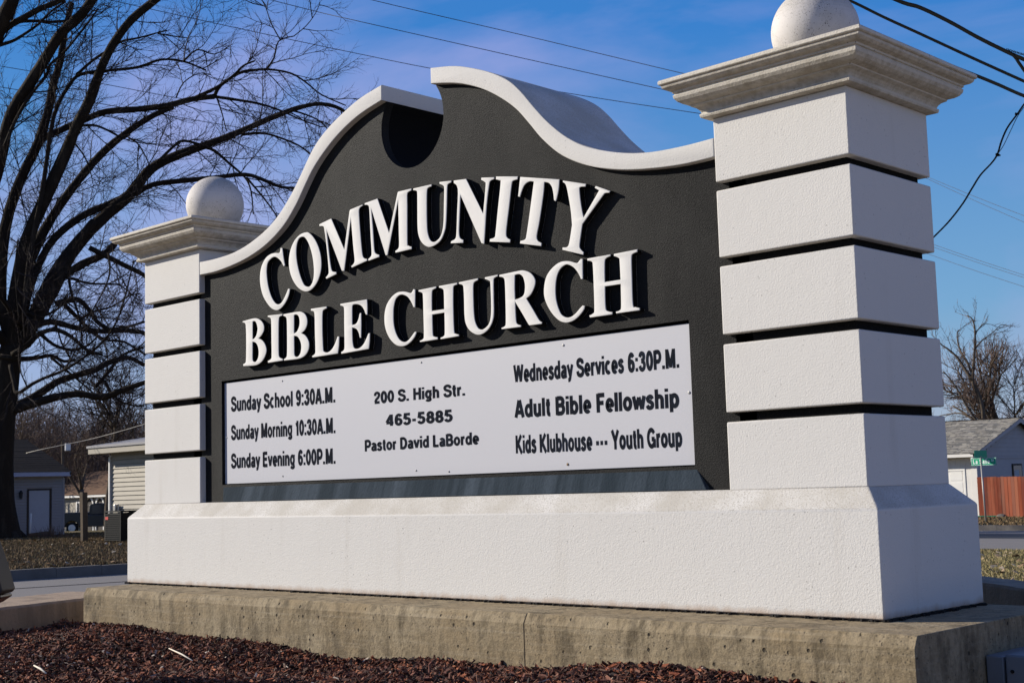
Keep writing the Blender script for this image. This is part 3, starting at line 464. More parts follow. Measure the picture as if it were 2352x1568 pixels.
def crom(pts, sub=4, closed=True):
    n = len(pts); out = []
    for i in range(n if closed else n - 1):
        p1 = pts[i]; p2 = pts[(i + 1) % n]
        p0 = pts[(i - 1) % n] if closed or i > 0 else p1
        p3 = pts[(i + 2) % n] if closed or i < n - 2 else p2
        c1, c2 = len(p1) > 2, len(p2) > 2
        out.append((p1[0], p1[1]))
        if c1 and c2: continue
        if c1: p0 = p1
        if c2: p3 = p2
        for q in range(1, sub):
            t = q / sub
            f = lambda a, b_, c, d: .5 * (2 * b_ + (c - a) * t + (2 * a - 5 * b_ + 4 * c - d) * t * t + (-a + 3 * b_ - 3 * c + d) * t ** 3)
            out.append((f(p0[0], p1[0], p2[0], p3[0]), f(p0[1], p1[1], p2[1], p3[1])))
    if not closed: out.append((pts[-1][0], pts[-1][1]))
    return out
def extrude2d(name, loops, y0, y1, m, parent, bev=0, res=2):
    """flat outlines in X-Z, extruded from y0 (front) to y1 (back) with a rounded rim"""
    cu = bpy.data.curves.new(name, 'CURVE'); cu.dimensions = '2D'; cu.fill_mode = 'BOTH'
    for lp in loops:
        sp = cu.splines.new('POLY'); sp.points.add(len(lp) - 1); sp.use_cyclic_u = True
        for i, p in enumerate(lp): sp.points[i].co = (p[0], p[1], 0, 1)
    th = (y1 - y0) / 2; cu.extrude = th - bev; cu.bevel_depth = bev; cu.bevel_resolution = res; cu.offset = -bev
    o = bpy.data.objects.new(name, cu); COL.objects.link(o); dg = bpy.context.evaluated_depsgraph_get(); dg.update()
    me = bpy.data.meshes.new_from_object(o.evaluated_get(dg)); bpy.data.objects.remove(o)
    me.transform(Matrix(((1, 0, 0, 0), (0, 0, -1, y0 + th), (0, 1, 0, 0), (0, 0, 0, 1))))
    me.name = name; me.materials.clear(); me.materials.append(m)
    b = bmesh.new(); b.from_mesh(me); bmesh.ops.remove_doubles(b, verts=b.verts, dist=1e-5); bmesh.ops.recalc_face_normals(b, faces=b.faces); b.to_mesh(me); b.free()
    me.polygons.foreach_set('use_smooth', [True] * len(me.polygons))
    for f in me.polygons:
        if abs(f.normal.y) > .995: f.use_smooth = False
    try: me.set_sharp_from_angle(angle=math.radians(38))
    except Exception: pass
    return link(name, me, parent)
# S-curved coping: distance from the pillar, height (outer and inner line)
OUT = [(0, 1.886), (.16, 1.8835), (.34, 1.893), (.505, 1.925), (.67, 1.982), (.79, 2.050), (.90, 2.142), (.985, 2.232), (1.06, 2.318), (1.14, 2.390), (1.25, 2.453), (1.38, 2.507), (1.51, 2.548), (1.669, 2.576)]
INN = [(0, 1.808), (.16, 1.807), (.34, 1.822), (.505, 1.849), (.67, 1.897), (.82, 1.972), (.935, 2.068), (1.02, 2.164), (1.095, 2.244), (1.19, 2.317), (1.30, 2.383), (1.42, 2.435), (1.53, 2.468), (1.669, 2.496)]
out_ = crom(OUT, 5, False); inn_ = crom(INN, 5, False)
XL = W; XR = L - W
for sgn, x0 in ((1, XL), (-1, XR)):
    lp = [(x0 + sgn * u, z) for u, z in out_] + [(x0 + sgn * u, z) for u, z in reversed(inn_)]
    o = extrude2d('coping', [lp], 0, D, M_white, sign, .005, 3)
# dark wall with the round notch
CX, CZ, CR = L / 2, 2.350, .234
mid = [((a[0] + b_[0]) / 2, (a[1] + b_[1]) / 2 + .002) for a, b_ in zip(out_, inn_)]
top_l = [(XL + u, z) for u, z in mid]; top_r = [(XR - u, z) for u, z in mid]
def inside(p): return (p[0] - CX) ** 2 + (p[1] - CZ) ** 2 < (CR + .002) ** 2
NE = CX - (XL + 1.669) + .0015      # the coping ends where the round notch starts
top_l = [p for p in top_l if p[0] < CX - NE - .004] + [(CX - NE - .0035, 2.53)]; top_r = [(CX + NE + .0035, 2.53)] + [p for p in top_r if p[0] > CX + NE + .004][::-1]
top_r = top_r[::-1]
a0 = math.asin(NE / CR) 
arc = [(CX - CR * math.sin(a0 + (2 * math.pi - 2 * a0) * t / 48), CZ + CR * math.cos(a0 + (2 * math.pi - 2 * a0) * t / 48)) for t in range(49)]
lp = [(XL - .12, ZC - .002), (XR + .12, ZC - .002), (XR + .12, 1.80), (XR, 1.85)] + top_r + arc[::-1] + list(reversed(top_l)) + [(XL, 1.85), (XL - .12, 1.80)]
# recessed frame for the message board is cut through the front skin
BX0, BX1, BZ0, BZ1 = .783, 4.124, .577, 1.157
hole = [(BX0 - .006, BZ0 - .004), (BX0 - .006, BZ1 + .012), (BX1 + .006, BZ1 + .012), (BX1 + .006, BZ0 - .004)]
extrude2d('wall_panel', [lp, hole], G, G + .05, M_char, sign, 0)
extrude2d('wall_core', [lp], G + .052, D - .04, M_black, sign, 0)
extrude2d('wall_back', [lp], D - .038, D - .03, M_char, sign, 0)
# sloped sill below the board
b = MB(); zs = ZC + .001; yb = G - .001
xs0, xs1 = BX0 - .004, BX1 + .006
vs = [(xs0, yb + .006, BZ0 - .004), (xs1, yb + .006, BZ0 - .004), (xs1 + .075, .008, zs), (xs0 + .045, .008, zs), (xs0, yb + .03, BZ0 - .004), (xs1, yb + .03, BZ0 - .004), (xs1 + .075, yb + .01, zs), (xs0 + .045, yb + .03, zs)]
b.add(vs, [(0, 3, 2, 1), (0, 1, 5, 4), (0, 4, 7, 3), (4, 5, 6, 7), (3, 7, 6, 2), (1, 2, 6, 5)])
o = b.build('sill', M_sill, sign, recalc=True); bevel(o, .004, 2, 20)
# message board
bd = MB(); bd.box(BX0, BX1, .052, .060, BZ0, BZ1); board = bevel(bd.build('message_board', M_board, sign), .0015, 1)
ORIG[board.name] = ORIG[sign.name]
def board_child(name, me):
    o = bpy.data.objects.new(name, me); COL.objects.link(o); o.parent = board; return o
for i, (x, z) in enumerate([(1.339, 1.129), (2.479, 1.135), (.802, .842), (1.334, .608), (2.425, .606), (2.66, .594), (3.423, 1.132), (4.105, .873), (3.426, .603)]):
    b = MB(); s_ = .006 if i > 5 else .0045; z_ = z
    b.tube([(x, .0522, z), (x, .0500, z), (x, .0484, z)], [s_, s_, s_ * .55], 12); b.box(x - s_ * .6, x + s_ * .6, .0480, .0486, z - .0007, z + .0007)
    o = b.build('screw', M_rust if i == 8 else M_screw); o.parent = board; o.location = (0, 0, 0)
TXT = [('Sunday School 9:30A.M.', .847, 1.806, .990, .981, .083), ('Sunday Morning 10:30A.M.', .846, 1.803, .827, .820, .082), ('Sunday Evening 6:00P.M.', .844, 1.800, .666, .660, .0815),
       ('200 S. High Str.', 2.114, 2.790, .954, .951, .059), ('465-5885', 2.204, 2.700, .835, .832, .057), ('Pastor David LaBorde', 2.034, 2.873, .714, .716, .058),
       ('Wednesday Services 6:30P.M.', 3.111, 4.064, .987, .979, .081), ('Adult Bible Fellowship', 3.110, 4.055, .826, .815, .082), ('Kids Klubhouse --- Youth Group', 3.109, 4.061, .663, .654, .082)]
# ------------------------------------------------------------------ bold grotesque print lettering drawn as strokes
def earc(cx, cy, rx, ry, a0, a1, n=14):
    return [(cx + rx * math.cos(math.radians(a0 + (a1 - a0) * i / n)), cy + ry * math.sin(math.radians(a0 + (a1 - a0) * i / n))) for i in range(n + 1)]
def sp(*p): return crom(list(p), 5, False)
XH = .72
FT = {
 'S': (.74, [sp((.61, .70), (.57, .85), (.37, .92), (.18, .86), (.13, .73), (.21, .60), (.40, .52), (.59, .43), (.64, .28), (.56, .13), (.37, .075), (.17, .14), (.10, .31))]),
 'u': (.63, [[(.135, XH), (.135, .28)] + earc(.31, .26, .175, .185, 180, 330, 10), [(.495, XH), (.495, 0)]]),
 'n': (.63, [[(.135, 0), (.135, XH)], earc(.315, .45, .18, .185, 160, 0, 10) + [(.495, .4), (.495, 0)]]),
 'h': (.63, [[(.135, 0), (.135, 1)], earc(.315, .45, .18, .185, 160, 0, 10) + [(.495, .4), (.495, 0)]]),
 'd': (.65, [earc(.31, .355, .195, .275, 0, 360, 24), [(.515, 0), (.515, 1)]]),
 'b': (.65, [earc(.34, .355, .195, .275, 0, 360, 24), [(.135, 0), (.135, 1)]]),
 'p': (.65, [earc(.34, .365, .195, .275, 0, 360, 24), [(.135, -.21), (.135, XH)]]),
 'g': (.65, [earc(.31, .375, .195, .265, 0, 360, 24), [(.515, XH), (.515, -.02)] + earc(.31, -.01, .205, .13, 0, -160, 10)]),
 'a': (.60, [earc(.29, .47, .18, .165, 155, 0, 10) + [(.47, .3), (.47, .14), (.50, 0)], sp((.46, .40), (.30, .37), (.14, .30), (.13, .14), (.24, .08), (.38, .12), (.46, .24))]),
 'y': (.58, [[(.07, XH), (.295, .08)], [(.52, XH), (.30, .04)] + sp((.30, .04), (.24, -.10), (.10, -.125))]),
 'v': (.58, [[(.07, XH), (.285, .05)], [(.51, XH), (.295, .05)]]),
 'w': (.86, [[(.07, XH), (.235, .04)], [(.24, .04), (.425, .66)], [(.435, .66), (.62, .04)], [(.625, .04), (.79, XH)]]),
 'c': (.58, [earc(.31, .36, .195, .275, 48, 312, 20)]),
 'o': (.64, [earc(.32, .36, .205, .275, 0, 360, 26)]),
 'e': (.60, [[(.13, .345), (.49, .345)] + earc(.31, .36, .19, .275, 0, 315, 22)]),
 's': (.56, [sp((.45, .52), (.37, .64), (.24, .64), (.13, .55), (.18, .44), (.30, .38), (.43, .29), (.42, .14), (.29, .075), (.16, .10), (.09, .21))]),
 'l': (.27, [[(.135, 0), (.135, 1)]]),
 'i': (.27, [[(.135, 0), (.135, XH)], [(.135, .84), (.135, 1)]]),
 'r': (.42, [[(.135, 0), (.135, XH)], sp((.135, .42), (.20, .60), (.38, .63))]),
 't': (.38, [[(.185, .92), (.185, .2)] + sp((.185, .2), (.23, .085), (.34, .075)), [(.03, .645), (.34, .645)]]),
 'k': (.60, [[(.135, 0), (.135, 1)], [(.15, .27), (.52, XH)], [(.26, .40), (.53, 0)]]),
 'A': (.76, [[(.09, 0), (.36, .97)], [(.67, 0), (.40, .97)], [(.20, .29), (.56, .29)]]),
 'M': (.90, [[(.14, 0), (.14, 1)], [(.76, 0), (.76, 1)], [(.17, .97), (.45, .06)], [(.73, .97), (.45, .06)]]),
 'E': (.68, [[(.14, 0), (.14, 1)], [(.14, .915), (.62, .915)], [(.14, .52), (.57, .52)], [(.14, .085), (.63, .085)]]),
 'F': (.62, [[(.14, 0), (.14, 1)], [(.14, .915), (.59, .915)], [(.14, .50), (.53, .50)]]),
 'H': (.77, [[(.14, 0), (.14, 1)], [(.63, 0), (.63, 1)], [(.14, .53), (.63, .53)]]),
 'D': (.77, [[(.14, 0), (.14, 1)], [(.14, .915), (.34, .915)] + earc(.34, .50, .30, .415, 90, -90, 16) + [(.14, .085)]]),
 'L': (.62, [[(.14, 0), (.14, 1)], [(.14, .085), (.58, .085)]]),
 'B': (.74, [[(.14, 0), (.14, 1)], [(.14, .915), (.40, .915)] + earc(.40, .72, .18, .195, 90, -90, 10) + [(.14, .525)], [(.38, .525)] + earc(.41, .305, .21, .22, 90, -90, 12) + [(.14, .085)]]),
 'P': (.70, [[(.14, 0), (.14, 1)], [(.14, .915), (.40, .915)] + earc(.40, .665, .20, .25, 90, -90, 12) + [(.14, .415)]]),
 'W': (1.02, [[(.08, 1), (.275, .04)], [(.285, .04), (.51, .96)], [(.51, .96), (.735, .04)], [(.745, .04), (.94, 1)]]),
 'K': (.78, [[(.14, 0), (.14, 1)], [(.16, .36), (.66, 1)], [(.30, .53), (.70, 0)]]),
 'Y': (.74, [[(.07, 1), (.37, .42)], [(.67, 1), (.37, .42)], [(.37, .46), (.37, 0)]]),
 'G': (.82, [earc(.41, .50, .31, .42, 35, 335, 24) + [(.69, .46)], [(.43, .45), (.70, .45)], [(.69, .45), (.69, .02)]]),
 '0': (.64, [earc(.32, .50, .20, .42, 0, 360, 28)]),
 '1': (.50, [[(.31, 0), (.31, .98)], [(.31, .80), (.09, .71)]]),
 '2': (.64, [sp((.13, .66), (.17, .85), (.32, .915), (.48, .85), (.51, .69), (.42, .50), (.24, .33), (.14, .12)), [(.08, .085), (.56, .085)]]),
 '3': (.64, [sp((.13, .73), (.18, .87), (.32, .92), (.46, .86), (.48, .71), (.40, .57), (.25, .53)), sp((.25, .53), (.43, .47), (.52, .31), (.46, .14), (.31, .075), (.17, .13), (.11, .28))]),
 '4': (.66, [[(.45, 0), (.45, 1)], [(.42, .95), (.08, .31)], [(.05, .27), (.60, .27)]]),
 '5': (.64, [[(.54, .915), (.19, .915), (.14, .50)], sp((.15, .50), (.30, .57), (.45, .50), (.51, .33), (.45, .15), (.30, .075), (.17, .12), (.11, .25))]),
 '6': (.64, [sp((.50, .77), (.43, .89), (.30, .91), (.18, .78), (.13, .52), (.135, .33)), earc(.325, .315, .19, .235, 0, 360, 22)]),
 '8': (.64, [earc(.32, .715, .165, .20, 0, 360, 20), earc(.32, .295, .20, .22, 0, 360, 22)]),
 '9': (.64, [sp((.14, .23), (.21, .11), (.34, .09), (.46, .22), (.51, .48), (.505, .67)), earc(.315, .685, .19, .235, 0, 360, 22)]),
 '.': (.30, [[(.15, 0), (.15, .185)]]), ':': (.30, [[(.15, 0), (.15, .185)], [(.15, .535), (.15, XH)]]), '-': (.40, [[(.05, .37), (.32, .37)]]), ' ': (.30, [])}
def ribbon(pts, w, closed=False):
    n = len(pts); L_, R_ = [], []
    for i in range(n):
        a = pts[i - 1] if (i > 0) else (pts[-2] if closed else pts[0]); c = pts[i + 1] if i < n - 1 else (pts[1] if closed else pts[-1]); p = pts[i]
        d1 = (p[0] - a[0], p[1] - a[1]); d2 = (c[0] - p[0], c[1] - p[1])
        l1 = math.hypot(*d1) or 1e-9; l2 = math.hypot(*d2) or 1e-9
        if l1 < 1e-8: d1, l1 = d2, l2
        if l2 < 1e-8: d2, l2 = d1, l1
        n1 = (-d1[1] / l1, d1[0] / l1); n2 = (-d2[1] / l2, d2[0] / l2); m = (n1[0] + n2[0], n1[1] + n2[1]); ml = math.hypot(*m) or 1e-9; m = (m[0] / ml, m[1] / ml)
        k_ = w / 2 / max(.5, m[0] * n1[0] + m[1] * n1[1])
        L_.append((p[0] + m[0] * k_, p[1] + m[1] * k_)); R_.append((p[0] - m[0] * k_, p[1] - m[1] * k_))
    return L_, R_
def text_mb(txt, fn, squeeze=1, wgt=.225, track=.03):
    """fn(u, v) -> point, u in 0..1 along the line, v in cap heights; lift alternates so strokes never share a plane"""
    tot = sum(FT[c][0] + track for c in txt); lo = FT[txt[0]][0] * .06; b = MB(); x = 0; q_ = 0
    for c in txt:
        adv, strokes = FT[c]
        for s_ in strokes:
            closed = math.hypot(s_[0][0] - s_[-1][0], s_[0][1] - s_[-1][1]) < 1e-6
            L_, R_ = ribbon(s_, wgt * (1.05 if c.isupper() or c.isdigit() else 1), closed)
            vs = [fn((x + p[0]) / tot, p[1], q_) for p in L_] + [fn((x + p[0]) / tot, p[1], q_) for p in R_]; n = len(L_)
            b.add(vs, [(i, i + 1, n + i + 1, n + i) for i in range(n - 1)]); q_ = (q_ + 1) % 3
        x += adv + track
    return b
for txt, x0, x1, zb0, zb1, ch in TXT:
    fn = lambda u, v, q: (x0 + (x1 - x0) * u, .0514 - .00025 * q, zb0 + (zb1 - zb0) * u + v * ch)
    o = text_mb(txt, fn).build('lettering', M_ink); o.parent = board; o['label'] = 'dark printed line of text on the message board'; o['kind'] = 'stuff'
    del o['kind']
# raised letters
M_side_l = M_char
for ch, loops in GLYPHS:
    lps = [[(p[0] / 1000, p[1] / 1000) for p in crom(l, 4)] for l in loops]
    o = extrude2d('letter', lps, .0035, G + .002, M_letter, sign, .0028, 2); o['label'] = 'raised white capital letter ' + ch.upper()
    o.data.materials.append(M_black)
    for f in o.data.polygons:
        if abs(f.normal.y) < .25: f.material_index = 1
# electrical box on the side of the plinth
eb = thing('electrical_box', 'grey metal electrical box fixed to the shaded right side of the plinth', 'electrical box', (5.36, .2, -.3))
M_box = simple('box_grey', (.15, .15, .155), .5, .4, .2, 8)
b = MB(); b.box(5.302, 5.366, .06, .38, -.50, -.108); bevel(b.build('box_body', M_box, eb), .006, 2)
b = MB(); b.box(5.3665, 5.374, .075, .365, -.49, -.118); b.build('gasket', M_gap, eb)
b = MB(); b.box(5.3745, 5.47, .05, .39, -.51, -.100); bevel(b.build('box_lid', M_box, eb), .008, 2)
b = MB(); b.tube([(5.40, .052, -.155), (5.40, .044, -.155)], .006, 10); b.build('bolt', M_gap, eb)
# floodlight at the left edge of the bed
fl = thing('floodlight', 'dark metal floodlight hood at the left edge aimed at the sign', 'floodlight', (1.5, -1.72, -.25))
M_fl = simple('dark_metal', (.022, .023, .026), .55, .4, .2, 20); M_flg = simple('floodlight_glass', (.03, .018, .015), .2, .5, .1, 20)
A = at(-46, 1215, 6.5); T = at(34, 1352, 6.5)
ax = RIGHT; up_ = Vector((0, 0, 1)); dp = Vector((FWD.x, FWD.y, 0)).normalized()
def fpt(px, py, d_): return at(px, py, 6.5) + dp * d_
prof = [(-75, 1205), (-20, 1190), (2, 1242), (22, 1300), (36, 1350), (30, 1358), (-20, 1372), (-90, 1380)]
vs = [fpt(x, y, 0) for x, y in prof] + [fpt(x, y, -.16) for x, y in prof]; n = len(prof)
b = MB(); b.add(vs, [tuple(range(n)), tuple(range(n, 2 * n))[::-1]] + [(i, n + i, n + (i + 1) % n, (i + 1) % n) for i in range(n)]); bevel(b.build('hood', M_fl, fl, recalc=True), .006, 2)
prof = [(-80, 1381), (-20, 1373.5), (29, 1359.5), (31, 1366), (10, 1380), (-40, 1400), (-80, 1404)]
vs = [fpt(x, y, -.012) for x, y in prof] + [fpt(x, y, -.148) for x, y in prof]; n = len(prof)
b = MB(); b.add(vs, [tuple(range(n)), tuple(range(n, 2 * n))[::-1]] + [(i, n + i, n + (i + 1) % n, (i + 1) % n) for i in range(n)]); bevel(b.build('lens', M_flg, fl, recalc=True), .003, 1)
p0 = fpt(-60, 1290, -.08); b = MB(); b.tube([p0, Vector((p0.x, p0.y, -.26))], .014, 10); b.build('stand', M_fl, fl)
# ------------------------------------------------------------------ trees
def rot_about(v, ax, an): return Matrix.Rotation(an, 3, ax) @ v
def rvec():
    while True:
        v = Vector((R.uniform(-1, 1), R.uniform(-1, 1), R.uniform(-1, 1)))
        if .01 < v.length < 1: return v.normalized()
def shoot(mb, p, d, ln, r, seg, k, curl, upb):
    pts = [p]; rad = [r]
    for i in range(seg):
        d = (d + rvec() * curl + Vector((0, 0, upb))).normalized()
        p = p + d * (ln / seg); pts.append(p); rad.append(r * (1 - .72 * (i + 1) / seg))
    mb.tube(pts, rad, k, False); return pts
def child_dir(d, a):
    ax = d.cross(rvec())
    if ax.length < 1e-3: ax = d.orthogonal()
    return rot_about(d, ax.normalized(), a)
def twigs_on(mb, pts, r, level, P):
    """P[level] = (spacing, length range, radius, segments, angle, curl, up bias)"""
    if level >= len(P): return
    sp, (l0, l1), rr, seg, (a0, a1), curl, upb = P[level]
    acc = R.uniform(0, sp)
    for i in range(len(pts) - 1):
        d = pts[i + 1] - pts[i]; ln = d.length
        if ln < 1e-6: continue
        d.normalize(); t = acc
        while t < ln:
            q = pts[i] + d * t; u = (i + t / ln) / (len(pts) - 1)
            L_ = R.uniform(l0, l1) * (1.15 - .5 * u)
            c = shoot(mb, q, child_dir(d, R.uniform(a0, a1)), L_, rr * R.uniform(.7, 1.2), seg, 3, curl, upb)
            twigs_on(mb, c, rr, level + 1, P)
            t += sp * R.uniform(.6, 1.4)
        acc = t - ln
def smooth_path(p3, sub=3):
    out = []
    n = len(p3)
    for i in range(n - 1):
        p0, p1, p2, p3_ = p3[max(i - 1, 0)], p3[i], p3[i + 1], p3[min(i + 2, n - 1)]
        for q in range(sub):
            t = q / sub
            out.append(.5 * (2 * p1 + (p2 - p0) * t + (2 * p0 - 5 * p1 + 4 * p2 - p3_) * t * t + (-p0 + 3 * p1 - 3 * p2 + p3_) * t ** 3))
    out.append(p3[-1]); return out

TD = 54.0; PXM = FPX / TD * .93
big = thing('bare_tree', 'huge bare tree with spreading dark limbs on the left in front of the grey garage', 'tree', tuple(at(0, 1249, TD)))
b = MB()
def limb(mb, pts, r0, r1, d0=0, d1=0, k=7, wob=.5, TDD=None):
    TDD = TDD or TD; n = len(pts); P3 = []
    for i, (x, y) in enumerate(pts):
        f = i / (n - 1); P3.append(at(x, y, TDD + d0 + (d1 - d0) * f))
    P3 = smooth_path(P3, 3); m = len(P3)
    rad = [((r0 + (r1 - r0) * (i / (m - 1)) ** .85) * R.uniform(.93, 1.07)) / (FPX / TDD) for i in range(m)]
    mb.tube(P3, rad, k, True); return P3
k1 = .35156
def z1(l): return [(x * k1, y * k1) for x, y in l]
def z2(l): return [(x * .2929, 551.25 + y * .2929) for x, y in l]
def z8b(l): return [(x * .2578, 514.5 + y * .2578) for x, y in l]
tr = [at(0, 1258, TD), at(-1, 1240, TD), at(0, 1210, TD), at(-1, 1150, TD), at(2, 1060, TD), at(8, 970, TD), at(14, 900, TD), at(18, 840, TD), at(26, 790, TD)]
trr = [58, 50, 40, 31, 26, 24, 25, 27, 20]
b.tube(smooth_path(tr, 3), [x / (FPX / TD) for x in sum([[trr[i] + (trr[i + 1] - trr[i]) * q / 3 for q in range(3)] for i in range(8)], [])] + [20 / (FPX / TD)], 14)
for a in range(7):     # root flare
    an = a * .9 + .3; o_ = at(0, 1249, TD); dd = Vector((math.cos(an), math.sin(an), 0)); b.tube([o_ + dd * .35 + Vector((0, 0, .55)), o_ + dd * .8 + Vector((0, 0, .12)), o_ + dd * 1.35 - Vector((0, 0, .25))], [.22, .2, .08], 7)
b.build('trunk', M_bark, big, smooth=True)
